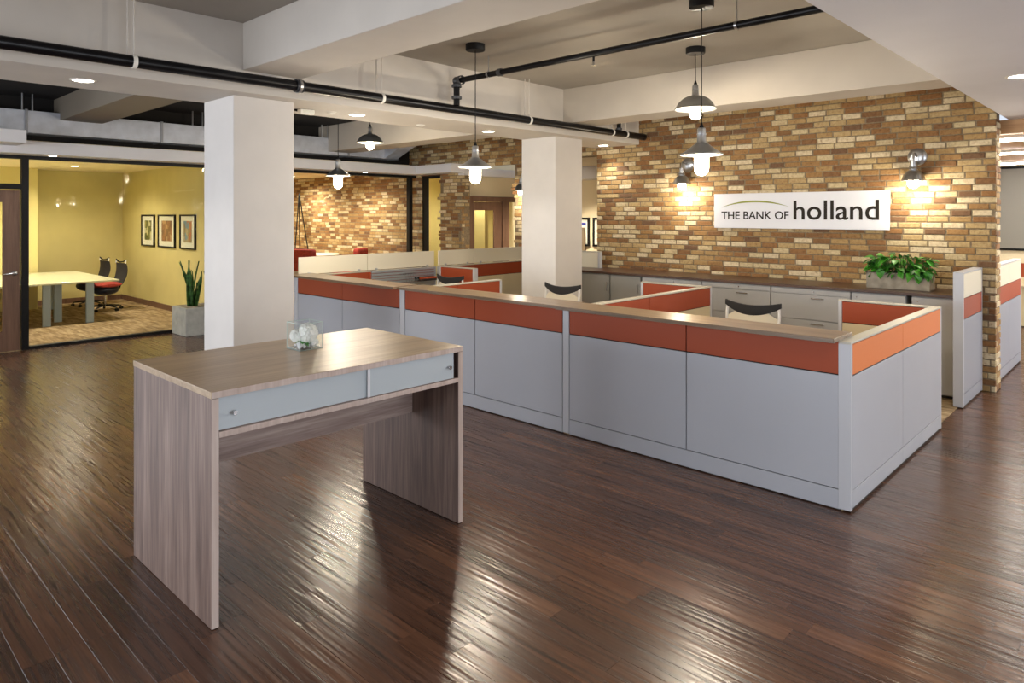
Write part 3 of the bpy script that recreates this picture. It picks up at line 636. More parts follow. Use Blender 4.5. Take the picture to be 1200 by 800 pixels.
# ================================================================== PENDANT LAMPS
def shade_shell(prof, th=0.004):
    return prof + [(max(0.001, r-th*0.6), z-th) for r, z in reversed(prof)]
CZ = 3.57
def lamp_light(par, z, watts, r=0.05):
    l = bpy.data.lights.new('lamp_light', 'POINT'); l.energy = watts; l.color = WARM; l.shadow_soft_size = r
    o = bpy.data.objects.new('lamp_light', l); COL.objects.link(o); o.parent = par; o.location = (0, 0, z); return o
def pendant(kind):
    t = thing('pendant_lamp', 'x', 'lamp', (0, 0, 0))
    B().lathe([(0.001, -0.062), (0.090, -0.062), (0.095, -0.056), (0.095, 0.0), (0.001, 0.0)], n=28).build('canopy', 'black_metal', t)
    if kind == 'jar':
        zr = 2.372-CZ; zs = zr+0.083
        B().tube([(0, 0, -0.06), (0, 0, zs+0.155)], 0.0045, 8).build('cord', 'black_metal', t)
        B().lathe([(0.001, 0.122), (0.026, 0.122), (0.031, 0.114), (0.032, 0.078), (0.037, 0.076), (0.037, 0.070), (0.033, 0.066), (0.035, 0.015), (0.044, 0.0), (0.001, 0.0)], (0, 0, zs), 24).build('socket', 'galv', t)
        B().lathe([(0.001, 0.163), (0.007, 0.162), (0.010, 0.145), (0.016, 0.140), (0.017, 0.1225), (0.001, 0.1225)], (0, 0, zs), 16).build('cord_grip', 'black_metal', t)
        sh = B().lathe(shade_shell([(0.040, 0.085), (0.058, 0.076), (0.10, 0.042), (0.145, 0.011), (0.163, 0.004), (0.165, -0.004)]), (0, 0, zr), 36, closed=True).build('shade', 'galv', t)
        B().lathe([(0.158, -0.003), (0.140, 0.004), (0.096, 0.034), (0.05, 0.066)], (0, 0, zr), 36).build('reflector', 'enamel', sh)
        B().lathe([(0.050, 0.01), (0.055, -0.005), (0.055, -0.11), (0.050, -0.135), (0.035, -0.155), (0.012, -0.164), (0.001, -0.165)], (0, 0, zr), 24).build('glass_jar', 'bulb', t)
        lamp_light(t, zr-0.21, 40)
    else:
        zr = 2.965-CZ; zs = zr+0.125
        B().tube([(0, 0, -0.06), (0, 0, zs+0.145)], 0.0045, 8).build('cord', 'black_metal', t)
        B().lathe([(0.001, 0.112), (0.024, 0.112), (0.029, 0.105), (0.030, 0.072), (0.035, 0.070), (0.035, 0.064), (0.031, 0.060), (0.033, 0.012), (0.038, 0.0), (0.001, 0.0)], (0, 0, zs), 24).build('socket', 'galv', t)
        B().lathe([(0.001, 0.152), (0.007, 0.151), (0.010, 0.136), (0.015, 0.131), (0.016, 0.1125), (0.001, 0.1125)], (0, 0, zs), 16).build('cord_grip', 'black_metal', t)
        sh = B().lathe(shade_shell([(0.034, 0.125), (0.08, 0.118), (0.125, 0.095), (0.165, 0.058), (0.187, 0.022), (0.195, 0.006), (0.205, 0.0), (0.206, -0.006)]), (0, 0, zr), 40, closed=True).build('shade', 'galv', t)
        B().lathe([(0.186, 0.005), (0.178, 0.022), (0.157, 0.052), (0.118, 0.086), (0.04, 0.108)], (0, 0, zr), 36).build('reflector', 'enamel', sh)
        B().lathe([(0.024, 0.05), (0.032, 0.02), (0.056, -0.02), (0.062, -0.048), (0.056, -0.078), (0.038, -0.1), (0.012, -0.111), (0.001, -0.112)], (0, 0, zr), 24).build('bulb', 'bulb', t)
        lamp_light(t, zr-0.14, 40)
    return t
pj = pendant('jar'); pb = pendant('bowl')
GR = 'industrial pendants over the counter'
pj.location = (-4.938, 4.672, CZ); pj['label'] = 'jar bulb pendant with wide flat steel shade between the two pillars'; pj['group'] = GR
dup(pj, (-2.646, 4.918, CZ), 0, 'jar bulb pendant with flat steel shade hanging in front of the brick sign wall', GR)
dup(pj, (-7.66, 4.855, 3.60), 0, 'jar bulb pendant hanging before the brick lounge glazing next to the first pillar', GR)
pb.location = (-3.446, 6.282, CZ); pb['label'] = 'bowl shade pendant hung highest, just above the jar pendant by the sign'; pb['group'] = GR
dup(pb, (-8.75, 6.1, 3.60), 0, 'bowl shade pendant with flaring bulb in front of the silver duct', GR)
# ---- wall sconces
def sconce():
    t = thing('wall_sconce', 'x', 'lamp', (0, 0, 0))           # origin on the wall, light towards -Y
    B().lathe([(0.001, 0.0), (0.1, 0.0), (0.102, 0.006), (0.09, 0.022), (0.05, 0.032), (0.001, 0.034)], n=28).xf(Matrix.Rotation(math.pi/2, 4, 'X')).build('backplate', 'galv', t)
    B().tube([(0, -0.03, 0.01), (0, -0.10, 0.03), (0, -0.155, 0.02), (0, -0.17, -0.02), (0, -0.17, -0.06)], 0.013, 12).build('arm', 'galv', t)
    B().lathe([(0.001, 0.0), (0.034, 0.0), (0.036, -0.05), (0.046, -0.052), (0.046, -0.064), (0.038, -0.066), (0.046, -0.078), (0.048, -0.09), (0.040, -0.10), (0.001, -0.1)], (0, -0.17, -0.055), 22).build('socket', 'galv', t)
    sh = B().lathe(shade_shell([(0.04, 0.12), (0.075, 0.098), (0.10, 0.065), (0.115, 0.03), (0.125, 0.0)]), (0, -0.17, -0.275), 32, closed=True).build('shade', 'galv', t)
    B().lathe([(0.118, 0.002), (0.108, 0.03), (0.093, 0.06), (0.04, 0.10)], (0, -0.17, -0.275), 32).build('reflector', 'enamel', sh)
    B().lathe([(0.02, 0.05), (0.028, 0.03), (0.056, -0.005), (0.062, -0.03), (0.056, -0.06), (0.034, -0.082), (0.001, -0.09)], (0, -0.17, -0.275), 22).build('bulb', 'bulb', t)
    o = lamp_light(t, -0.42, 15); o.location = (0, -0.24, -0.44)
    return t
sc = sconce(); sc.location = (-2.112, SY, 2.565); sc['label'] = 'galvanised wall sconce lit on the brick between the sign and the wall end'; sc['group'] = 'galvanised brick wall sconces'
dup(sc, (-5.036, SY, 2.62), 0, 'galvanised wall sconce lit on the brick behind the jar pendant', 'galvanised brick wall sconces')
dup(sc, (-8.50, LY, 2.62), 0, 'galvanised wall sconce lit beside the wooden door, against the second pillar', 'galvanised brick wall sconces')

# ================================================================== SIGN
sg = thing('bank_sign', 'white rectangular bank sign with dark lettering on the brick wall', 'sign', (-3.49, SY-0.05, 1.96))
bx(-4.597, -2.389, SY-0.062, SY-0.022, 1.725, 2.192).build('board', 'signwhite', sg, 0.003)
for x in (-4.4, -2.6): bx(x-0.03, x+0.03, SY-0.022, SY+0.004, 1.9, 2.0).build('standoff', 'galv', sg)
def text(body, x0, x1, zb, h, name, mat, par, bold=0.0, caps=True):
    c = bpy.data.curves.new('lettering', 'FONT'); c.body = body; c.size = 1.0; c.extrude = 0.01; c.offset = bold; c.resolution_u = 4
    o = bpy.data.objects.new('lettering_curve', c); COL.objects.link(o)
    dg = bpy.context.evaluated_depsgraph_get(); dg.update()
    me = bpy.data.meshes.new_from_object(o.evaluated_get(dg)); COL.objects.unlink(o); bpy.data.objects.remove(o)
    xs = [v.co.x for v in me.vertices]; ys2 = [v.co.y for v in me.vertices]; a, b = min(xs), max(xs); top = max(ys2)
    off = par.location
    for v in me.vertices:
        q = v.co.copy()
        v.co = Vector((x0+(q.x-a)/(b-a)*(x1-x0), SY-0.0625-0.004*(q.z+0.01)/0.02, zb+q.y/top*h))-off
    me.materials.clear(); me.materials.append(M[mat])
    o = bpy.data.objects.new(name, me); COL.objects.link(o); o.parent = par; return o
text('THE BANK OF', -4.486, -3.562, 1.847, 0.104, 'lettering', 'letter', sg, 0.008)
text('holland', -3.500, -2.497, 1.847, 0.236, 'lettering', 'letter', sg, 0.009)
sw = []; N = 24
for i in range(N+1):
    u = i/N; x = -4.486+(0.93)*u; a = math.sin(math.pi*u)
    zc = 2.008+0.074*(1-(2*u-1)**2); sw.append((x, zc+0.013*a, zc-0.013*a))
vs = [(x, SY-0.0665, z1) for x, z1, z2 in sw]+[(x, SY-0.0665, z2) for x, z1, z2 in sw]+[(x, SY-0.062, z1) for x, z1, z2 in sw]+[(x, SY-0.062, z2) for x, z1, z2 in sw]
n = N+1; fs = []
for i in range(N): fs += [(i, i+1, n+i+1, n+i), (i, 2*n+i, 2*n+i+1, i+1), (n+i, n+i+1, 3*n+i+1, 3*n+i)]
B().add(vs, fs).build('arc_logo', 'swoosh', sg)

# ================================================================== RECEPTION COUNTER
FY = 4.687; CT = 1.085
def counter(label, x0, x1, seam, top0, top1, post0, post1, ty0, ty1, dz=0.0):
    """x0..x1 panel zone, posts at both ends, countertop top0..top1"""
    t = thing('reception_counter', label, 'counter', ((x0+x1)/2, FY, 0), 'reception counter sections')
    bx(x0, x1, FY+0.012, FY+0.07, 0.03, CT-0.002).build('core_frame', 'dark', t)
    for a, b in ((x0+0.004, seam-0.004), (seam+0.004, x1-0.004)):
        bx(a, b, FY, FY+0.03, 0.138, 0.868).build('gray_panel', 'gray', t, 0.002)
        bx(a, b, FY, FY+0.03, 0.876, CT-0.004).build('orange_panel', 'rust', t, 0.002)
        bx(a, b, FY+0.05, FY+0.078, 0.876, CT-0.004).build('inner_orange_panel', 'rust', t, 0.002)
        bx(a, b, FY+0.05, FY+0.078, 0.12, 0.868).build('inner_panel', 'beige', t, 0.002)
    bx(x0+0.002, x1-0.002, FY, FY+0.06, 0.008, 0.132).build('base_panel', 'gray', t, 0.002)
    bx(x0, x1, FY+0.012, FY+0.06, 0.0, 0.0075).build('plinth', 'plinth', t)
    for a, b in ((post0, None), (post1, None)):
        if a is not None: bx(a[0], a[1], FY-0.002, FY+0.078, 0.012, CT+0.004).build('post', 'trimgray', t, 0.003)
    bx(top0, top1, ty0, ty1, CT+dz, CT+0.03+dz).build('countertop', 'oak_x', t, 0.002)
    for x in (x0+0.3, (x0+x1)/2, x1-0.3): bx(x-0.02, x+0.02, FY+0.09, ty1-0.01, CT-0.03+dz, CT+dz).build('top_bracket', 'trimgray', t)
    return t
counter('reception counter section next to the open aisle, lit orange and gray front', -3.775, -1.545, -2.649, -3.862, -1.555, (-3.845, -3.778), None, 4.60, 4.955)
counter('middle reception counter section behind the wood table corner', -6.075, -3.85, -4.962, -6.165, -3.870, (-6.165, -6.078), None, 4.66, 5.02, -0.004)
counter('reception counter section ending beside the first pillar', -8.36, -6.17, -7.304, -8.95, -6.175, (-8.45, -8.363), None, 4.60, 4.955)
# ---- side partition and other low partitions: panels in a plane x = const or y = const
def partition(label, plane, c, a0, a1, seams, bands, th=0.075, inner=None, posts=(True, True), cap=True, top=1.075, name='panel_partition', capm='capmetal', group='panel partitions', pface=None):
    """plane 'x': wall at x=c running y a0..a1 (outer face towards +X); plane 'y': wall at y=c running x a0..a1 (outer face towards -Y).
    bands: (z0, z1, outer material, inner material, part name)"""
    def bb(p0, p1, q0, q1, z0, z1):   # p along, q depth measured behind the outer face
        return bx(c-q1, c-q0, p0, p1, z0, z1) if plane == 'x' else bx(p0, p1, c+q0, c+q1, z0, z1)
    loc = (c, (a0+a1)/2, 0) if plane == 'x' else ((a0+a1)/2, c, 0)
    t = thing(name, label, 'partition', loc, group)
    e = 0.035
    i0 = a0+(e if posts[0] else 0); i1 = a1-(e if posts[1] else 0)
    bb(i0, i1, 0.012, th-0.012, 0.02, top-0.004).build('core_frame', 'dark', t)
    ss = [i0]+list(seams)+[i1]
    for z0, z1, mo, mi, nm in bands:
        for p, q in zip(ss[:-1], ss[1:]):
            bb(p+0.003, q-0.003, 0.0, 0.02, z0, z1).build(nm, mo, t, 0.002)
            bb(p+0.003, q-0.003, th-0.02, th, z0, z1).build('inner_'+nm, mi, t, 0.002)
    if posts[0]: bb(a0, a0+e, -0.001, th+0.001, 0.012, top).build('post', 'trimgray', t, 0.003)
    if posts[1]: bb(a1-e, a1, -0.001, th+0.001, 0.012, top).build('post', 'trimgray', t, 0.003)
    bb(i0, i1, 0.01, th-0.01, 0.0, 0.02).build('plinth', 'plinth', t)
    if cap: bb(a0, a1, -0.001, th+0.001, top, top+0.014).build('cap_rail', capm, t, 0.002)
    return t
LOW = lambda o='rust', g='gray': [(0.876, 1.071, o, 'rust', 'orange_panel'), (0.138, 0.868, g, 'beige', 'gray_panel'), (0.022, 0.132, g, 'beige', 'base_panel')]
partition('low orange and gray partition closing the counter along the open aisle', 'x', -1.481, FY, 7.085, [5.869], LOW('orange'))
bx(-1.556, -1.481, FY-0.002, FY+0.02, 0.012, 1.075).build('corner_post', 'trimgray', bpy.data.objects['panel_partition'], 0.002)
INN = [(0.876, 1.071, 'rust', 'rust', 'orange_panel'), (0.05, 0.868, 'beige', 'beige', 'beige_panel')]
partition('low rust orange return panel behind the counter at the aisle end', 'y', 7.01, -2.33, -1.56, [], INN)
partition('low rust orange divider between the aisle workstation and the middle one', 'x', -3.80, FY+0.085, 7.30, [6.0], INN)
partition('low rust orange return panel at the end of the longer divider', 'y', 7.22, -4.70, -3.885, [], INN)
partition('short rust orange divider near the first pillar side of the counter', 'x', -6.12, FY+0.085, 6.25, [5.5], INN)
partition('rust orange cross panel with gray end post behind the middle desk chair', 'y', 7.12, -8.35, -7.55, [], [(0.876, 1.085, 'rust', 'rust', 'orange_panel'), (0.05, 0.868, 'beige', 'beige', 'beige_panel')], top=1.09)
TALL = lambda o, g: [(1.082, 1.318, 'cream_glass', 'cream_glass', 'cream_panel'), (0.876, 1.074, o, 'rust', 'orange_panel'), (0.138, 0.868, g, 'beige', 'gray_panel'), (0.022, 0.132, g, 'beige', 'base_panel')]
partition('tall cream, orange and gray partition meeting the brick wall end', 'x', -1.481, 7.97, 8.93, [], TALL('rust', 'gray_deep'), 0.085, top=1.322, capm='trimgray')
partition('tall cream, orange and gray partition past the brick wall end', 'x', -1.42, 9.27, 11.1, [10.2], TALL('rust', 'gray_deep'), 0.085, top=1.322, capm='trimgray')
# spine along the left side: its visible face looks towards +X
sp = partition('cream topped spine partition with a silver slat rail behind the counter end', 'x', -8.44, 4.78, 7.13, [5.86], [(0.876, 1.071, 'rust', 'rust', 'orange_panel'), (0.05, 0.868, 'beige', 'gray', 'beige_panel')], cap=True)
def screens(par, y0, y1, seam):
    for a, b in ((y0, seam), (seam, y1)):
        bx(-8.487, -8.470, a+0.004, b-0.004, 1.10, 1.335).build('cream_screen', 'cream_glass', par, 0.002)
        for y in (a+0.15, b-0.15): bx(-8.495, -8.45, y-0.015, y+0.015, 1.085, 1.125).build('screen_clip', 'galv', par, 0.002)
screens(sp, 4.76, 7.12, 5.86)
for k in range(7): bx(-8.44, -8.418, 5.90, 7.10, 0.80+0.042*k, 0.80+0.042*k+0.034).build('slat', 'slat', sp, 0.002)
sp2 = partition('cream topped spine partition running on to the brick wall', 'x', -8.44, 7.205, 9.33, [7.98], [(0.876, 1.071, 'rust', 'rust', 'orange_panel'), (0.05, 0.868, 'beige', 'gray', 'beige_panel')], cap=True)
screens(sp2, 7.2, 9.33, 7.98)
pa = partition('cream topped partition standing beyond the cabinet row by the second pillar', 'y', 8.72, -7.7, -6.42, [], TALL('rust', 'beige'), 0.07, top=1.322)
# ---- worktops inside
def desk(label, x0, x1, y0, y1, ret=None):
    t = thing('work_desk', label, 'desk', ((x0+x1)/2, (y0+y1)/2, 0), 'work desks behind the counter')
    bx(x0, x1, y0, y1, 0.705, 0.735).build('worktop', 'beige', t, 0.003)
    for x in (x0+0.06, x1-0.1): bx(x, x+0.04, y0+0.1, y1-0.08, 0.008, 0.705).build('leg', 'trimgray', t, 0.003)
    bx(x1-0.55, x1-0.15, y0+0.05, y1-0.06, 0.06, 0.70).build('drawer_unit', 'cab', t, 0.004)
    return t
desk('beige work desk behind the counter section next to the open aisle', -3.70, -1.58, 4.79, 5.45)
desk('beige work desk behind the middle counter section', -6.03, -3.90, 4.79, 5.45)
desk('beige work desk behind the counter section beside the first pillar', -8.34, -6.22, 4.79, 5.45)

# ================================================================== CREDENZA ROW
KY = 8.24
ct = tag(bx(-6.95, -1.585, KY-0.025, SY-0.004, 1.048, 1.080).build('credenza_top', 'walnut', None, 0.003), 'long dark walnut worktop running under the brick sign wall', 'worktop')
ct['kind'] = 'thing'
def cabinet(label, x0, x1, kind, mat='cab'):
    t = thing('storage_cabinet', label, 'cabinet', ((x0+x1)/2, KY+0.3, 0), 'cabinets under the walnut top')
    bx(x0+0.002, x1-0.002, KY+0.02, SY-0.01, 0.04, 1.046).build('body', mat, t, 0.002)
    bx(x0+0.01, x1-0.01, KY+0.06, SY-0.03, 0.008, 0.04).build('plinth', 'plinth', t)
    xm = (x0+x1)/2
    if kind == 'door':
        d = bx(x0+0.005, x1-0.005, KY, KY+0.02, 0.05, 1.035).build('door', mat, t, 0.002)
        bx(x1-0.05, x1-0.035, KY-0.018, KY, 0.80, 0.93).build('handle', 'chrome', d, 0.002)
    elif kind == 'plain':
        d = bx(x0+0.005, x1-0.005, KY, KY+0.02, 0.05, 1.035).build('door', mat, t, 0.002)
        B().lathe([(0.001, 0), (0.008, 0), (0.008, 0.004), (0.001, 0.004)], n=12).xf(Matrix.Translation((x0+0.06, KY, 0.99)) @ Matrix.Rotation(math.pi/2, 4, 'X')).build('lock', 'chrome', d)
    else:
        for i, (z0, z1) in enumerate(((0.978, 1.036), (0.682, 0.972), (0.372, 0.676), (0.05, 0.366))):
            d = bx(x0+0.005, x1-0.005, KY, KY+0.02, z0, z1).build('drawer', mat, t, 0.002)
            if i: bx(xm+0.02, xm+0.17, KY-0.02, KY, z1-0.045, z1-0.033).build('handle', 'chrome', d, 0.003)
            else: B().lathe([(0.001, 0), (0.008, 0), (0.008, 0.004), (0.001, 0.004)], n=12).xf(Matrix.Translation((xm+0.05, KY, (z0+z1)/2)) @ Matrix.Rotation(math.pi/2, 4, 'X')).build('lock', 'chrome', d)
    return t
cabinet('gray door cabinet under the walnut top, nearest the second pillar', -6.41, -5.895, 'door', 'cab_dark')
cabinet('gray door cabinet under the walnut top, second from the pillar', -5.880, -5.365, 'door', 'cab_dark')
cabinet('gray lateral file partly hidden behind the rust return panel', -5.345, -4.436, 'file')
cabinet('gray lateral file showing between the divider and the aisle chair', -4.432, -3.520, 'file')
cabinet('gray lateral file behind the aisle desk chair', -3.516, -2.606, 'file')
cabinet('plain gray cabinet under the planter with the leafy plant', -2.602, -2.05, 'plain')
cabinet('tall plain gray door cabinet at the aisle end of the walnut top', -2.0, -1.595, 'plain')

# ================================================================== PLANTER ON THE CREDENZA
pl = thing('planter_box', 'long concrete trough planter with bushy green leaves on the walnut top', 'planter', (-2.19, 8.56, 1.08))
bm_ = B().box(-2.51, -1.875, 8.46, 8.68, 1.081, 1.262)
bm_.build('trough', 'concrete', pl, 0.006)
bx(-2.49, -1.895, 8.48, 8.66, 1.262, 1.266).build('soil', 'soil', pl)
def leaf_mesh(l, w, mat, fold=0.25, curl=0.25):
    """heart shaped leaf along +Y from the origin"""
    prof = [(0.0, 0.0), (0.10, 0.62), (0.28, 1.0), (0.5, 0.92), (0.72, 0.62), (0.9, 0.25), (1.0, 0.0)]
    vs = []; fs = []
    for u, k in prof:
        z = -curl*l*u*u
        vs += [(-w/2*k, l*u, z+fold*w/2*k), (0, l*u, z), (w/2*k, l*u, z+fold*w/2*k)]
    for i in range(len(prof)-1):
        a = i*3; fs += [(a, a+1, a+4, a+3), (a+1, a+2, a+5, a+4)]
    k = len(vs); vs += [(x, y, z-0.0015) for x, y, z in vs]; fs += [tuple(k+i for i in reversed(f)) for f in fs]
    me = bpy.data.meshes.new('leaf'); me.from_pydata(vs, [], fs); me.materials.append(M[mat]); me.shade_smooth(); return me
lms = [leaf_mesh(0.115, 0.085, 'leaf'), leaf_mesh(0.10, 0.07, 'leaf_dark'), leaf_mesh(0.125, 0.075, 'leaf', 0.35, 0.4)]
sb = B()
for i in range(165):
    x = -2.19+R.uniform(-0.30, 0.30); y = 8.57+R.uniform(-0.085, 0.085); h = R.uniform(0.02, 0.205)*(1-0.25*abs(x+2.19)/0.3)
    if i < 40: y = 8.47+R.uniform(-0.02, 0.02); h = R.uniform(-0.02, 0.05)
    a = math.atan2(8.57-y, x+2.19)+R.uniform(-1.2, 1.2); dr = Vector((math.cos(a), -abs(math.sin(a))*R.choice((1, 1, -0.4)), 0))
    o = bpy.data.objects.new('leaf', R.choice(lms)); COL.objects.link(o); o.parent = pl
    p = Vector((x, y, 1.27+h)); o.location = p-pl.location
    o.rotation_euler = (R.uniform(-0.9, 0.5), R.uniform(-0.5, 0.5), math.atan2(dr.y, dr.x)-math.pi/2); s_ = R.uniform(0.65, 1.05); o.scale = (s_, s_, s_)
    sb.tube([(x*0.8-2.19*0.2, 8.57, 1.26), tuple(p)], 0.0025, 5)
o = sb.build('stem_tangle', 'leaf_dark', pl); o['kind'] = 'stuff'
for (x, z) in ((-1.98, 1.20), (-2.36, 1.235), (-1.89, 1.23)):
    o = bpy.data.objects.new('leaf', lms[0]); COL.objects.link(o); o.parent = pl; o.location = Vector((x, 8.45, z+0.07))-pl.location; o.rotation_euler = (-1.35, 0, math.pi+R.uniform(-0.3, 0.3))

# ================================================================== FLOOR PLANTER WITH SNAKE PLANTS
fp = thing('snake_plant_planter', 'gray concrete box planter with upright snake plants by the meeting room glass', 'planter', (-11.4, 4.75, 0))
bx(-11.69, -11.13, 4.33, 5.25, 0.001, 0.44).build('planter_box', 'concrete_gray', fp, 0.008); bx(-11.65, -11.17, 4.37, 5.21, 0.44, 0.445).build('soil', 'concrete', fp)
def blade_mesh(l, w):
    vs, fs = [], []; n = 7
    for i in range(n+1):
        u = i/n; k = (0.75+0.6*u-0.9*u*u) if u < 0.8 else (1-u)*3.2*0.654
        bend = 0.10*l*u*u; tw = 0.5*u
        for j, q in enumerate((-1, 0, 1)):
            x = q*w/2*k; y = bend+(0.012 if q == 0 else 0)
            vs.append((x*math.cos(tw)-y*math.sin(tw), x*math.sin(tw)+y*math.cos(tw), l*u))
    for i in range(n):
        a = i*3; fs += [(a, a+1, a+4, a+3), (a+1, a+2, a+5, a+4)]
    k = len(vs); vs += [(x, y-0.004, z) for x, y, z in vs]; fs += [tuple(k+i for i in reversed(f)) for f in fs]
    me = bpy.data.meshes.new('leaf'); me.from_pydata(vs, [], fs); me.materials.append(M['snake']); me.shade_smooth(); return me
bms = [blade_mesh(0.74, 0.08), blade_mesh(0.58, 0.075), blade_mesh(0.44, 0.065)]
for cx, cy, n_ in ((-11.40, 4.54, 13), (-11.36, 4.86, 12)):
    for i in range(n_):
        a = 2*math.pi*i/n_; rr = R.uniform(0.02, 0.09)
        o = bpy.data.objects.new('leaf', bms[i % 3] if i else bms[0]); COL.objects.link(o); o.parent = fp
        o.location = Vector((cx+rr*math.cos(a), cy+rr*math.sin(a), 0.44))-fp.location; o.rotation_euler = (R.uniform(-0.26, 0.26), R.uniform(-0.26, 0.26), a+R.uniform(-0.5, 0.5))
        if cx == -11.40 and i == 5: o.rotation_euler = (0.35, -0.35, a)

# ================================================================== MEETING ROOM: pictures, table, chairs
for k, (x0, x1, m_, lab) in enumerate(((-15.93, -15.19, 'pic1', 'black framed green landscape print nearest the room corner'), (-14.98, -14.10, 'pic2', 'black framed brown print in the middle of the three pictures'), (-13.86, -13.13, 'pic3', 'black framed print with glass glare nearest the glazing'))):
    z0, z1 = 1.25, 1.91
    p = thing('framed_picture', lab, 'picture', ((x0+x1)/2, 5.28, (z0+z1)/2), 'framed pictures on the mustard wall')
    B().box(x0, x1, 5.265, 5.30, z1-0.03, z1).box(x0, x1, 5.265, 5.30, z0, z0+0.03).box(x0, x0+0.035, 5.265, 5.30, z0+0.03, z1-0.03).box(x1-0.035, x1, 5.265, 5.30, z0+0.03, z1-0.03).build('frame', 'black_metal', p, 0.002)
    bx(x0+0.035, x1-0.035, 5.285, 5.298, z0+0.03, z1-0.03).build('mount', 'mat_white', p)
    bx(x0+0.18, x1-0.18, 5.281, 5.286, z0+0.13, z1-0.12).build('print', m_, p)
    bx(x0+0.035, x1-0.035, 5.272, 5.275, z0+0.03, z1-0.03).build('pane', 'glass', p)
t = thing('meeting_table', 'pale glass topped meeting table with blue gray slab legs', 'table', (-15.1, 3.0, 0))
bx(-16.50, -13.72, 1.5, 4.18, 0.715, 0.745).build('tabletop', 'tableglass', t, 0.004)
for (x, y) in ((-13.85, 3.09), (-13.85, 3.74), (-14.3, 3.36), (-16.3, 3.74), (-13.85, 1.8), (-16.3, 1.8)): bx(x-0.03, x+0.03, y-0.06, y+0.06, 0.008, 0.715).build('leg', 'tableleg', t, 0.003)
def star_base(t, mleg, z0=0.008):
    for i in range(5):
        a = 2*math.pi*i/5+0.3; c, s = math.cos(a), math.sin(a)
        l = B().tube([(0.03*c, 0.03*s, z0+0.105), (0.17*c, 0.17*s, z0+0.095), (0.30*c, 0.30*s, z0+0.075)], [0.02, 0.017, 0.012], 8).build('base_leg', mleg, t)
        B().lathe([(0.012, -0.022), (0.03, -0.022), (0.03, 0.022), (0.012, 0.022)], n=14, closed=True).xf(Matrix.Translation((0.30*c, 0.30*s, z0+0.03)) @ Matrix.Rotation(a, 4, 'Z') @ Matrix.Rotation(math.pi/2, 4, 'X')).build('caster', 'black_metal', l)
    B().tube([(0, 0, z0+0.09), (0, 0, 0.40)], 0.024, 14).build('gas_post', 'chrome', t)
def sheet(fn, nu, nv, th):
    vs = [fn(i/nu, j/nv) for j in range(nv+1) for i in range(nu+1)]; fs = []
    for j in range(nv):
        for i in range(nu): a = j*(nu+1)+i; fs.append((a, a+1, a+nu+2, a+nu+1))
    k = len(vs); b = B(); b.smooth = True
    vs2 = [(x, y+th, z) for x, y, z in vs]; fs2 = [tuple(k+i for i in reversed(f)) for f in fs]
    edge = [j*(nu+1) for j in range(nv+1)]; e2 = [j*(nu+1)+nu for j in range(nv+1)]; e3 = list(range(nu+1)); e4 = [nv*(nu+1)+i for i in range(nu+1)]
    side = []
    for e in (edge, e2, e3, e4):
        for a, c in zip(e[:-1], e[1:]): side.append((a, c, c+k, a+k))
    return b.add(vs+vs2, fs+fs2+side)
def conference_chair():
    t = thing('conference_chair', 'x', 'chair', (0, 0, 0))      # faces -Y
    star_base(t, 'black_metal')
    st = B().sphere((0, 0, 0), 1, n=20, m=10); st.v = [(0.255*max(-1, min(1, 1.25*x)), 0.25*max(-1, min(1, 1.25*y)), 0.515+0.05*z+0.02*y*y) for x, y, z in st.v]; st.build('seat', 'red_fab', t)
    pn = B().sphere((0, 0, 0), 1, n=20, m=8); pn.v = [(0.245*x, 0.245*y, 0.43+0.12*z) for x, y, z in pn.v]; pn.build('seat_shell', 'navy', t)
    bk = sheet(lambda u, v: ((u-0.5)*(0.42+0.06*math.sin(math.pi*v)), 0.20+0.05*math.sin(math.pi*v*0.9)+0.06*v-0.05*(1-(2*u-1)**2)+0.02, 0.52+0.42*v), 10, 10, 0.012).build('backrest', 'mesh_black', t)
    B().tube([(-0.21, 0.30, 1.0), (-0.1, 0.29, 0.965), (0, 0.275, 0.955), (0.1, 0.29, 0.965), (0.21, 0.30, 1.0)], 0.014, 10).build('top_rail', 'black_metal', t)
    for x in (-0.2, 0.2): B().tube([(x, 0.30, 1.0), (x*1.02, 0.29, 0.93)], 0.014, 8).build('rail_clip', 'white_plastic', t)
    B().tube([(0, 0.08, 0.42), (0, 0.26, 0.43), (0, 0.30, 0.55), (0, 0.31, 0.80)], 0.02, 10).build('back_spine', 'black_metal', t)
    return t
cc = conference_chair(); cc.location = (-15.35, 4.42, 0); cc.rotation_euler = (0, 0, 0.12); cc['label'] = 'red seated mesh back chair at the meeting table corner nearest the pictures'; cc['group'] = 'chairs around the meeting table'
dup(cc, (-16.4, 4.42, 0), 0.12, 'red seated mesh back chair behind its neighbour, deeper along the meeting table', 'chairs around the meeting table')
dup(cc, (-14.45, 1.15, 0), math.pi-0.3, 'red seated mesh back chair pushed under the table seen by the door', 'chairs around the meeting table')
dup(cc, (-12.75, 1.75, 0), math.pi/2+0.3, 'red seated mesh back chair seen through the door glass', 'chairs around the meeting table')

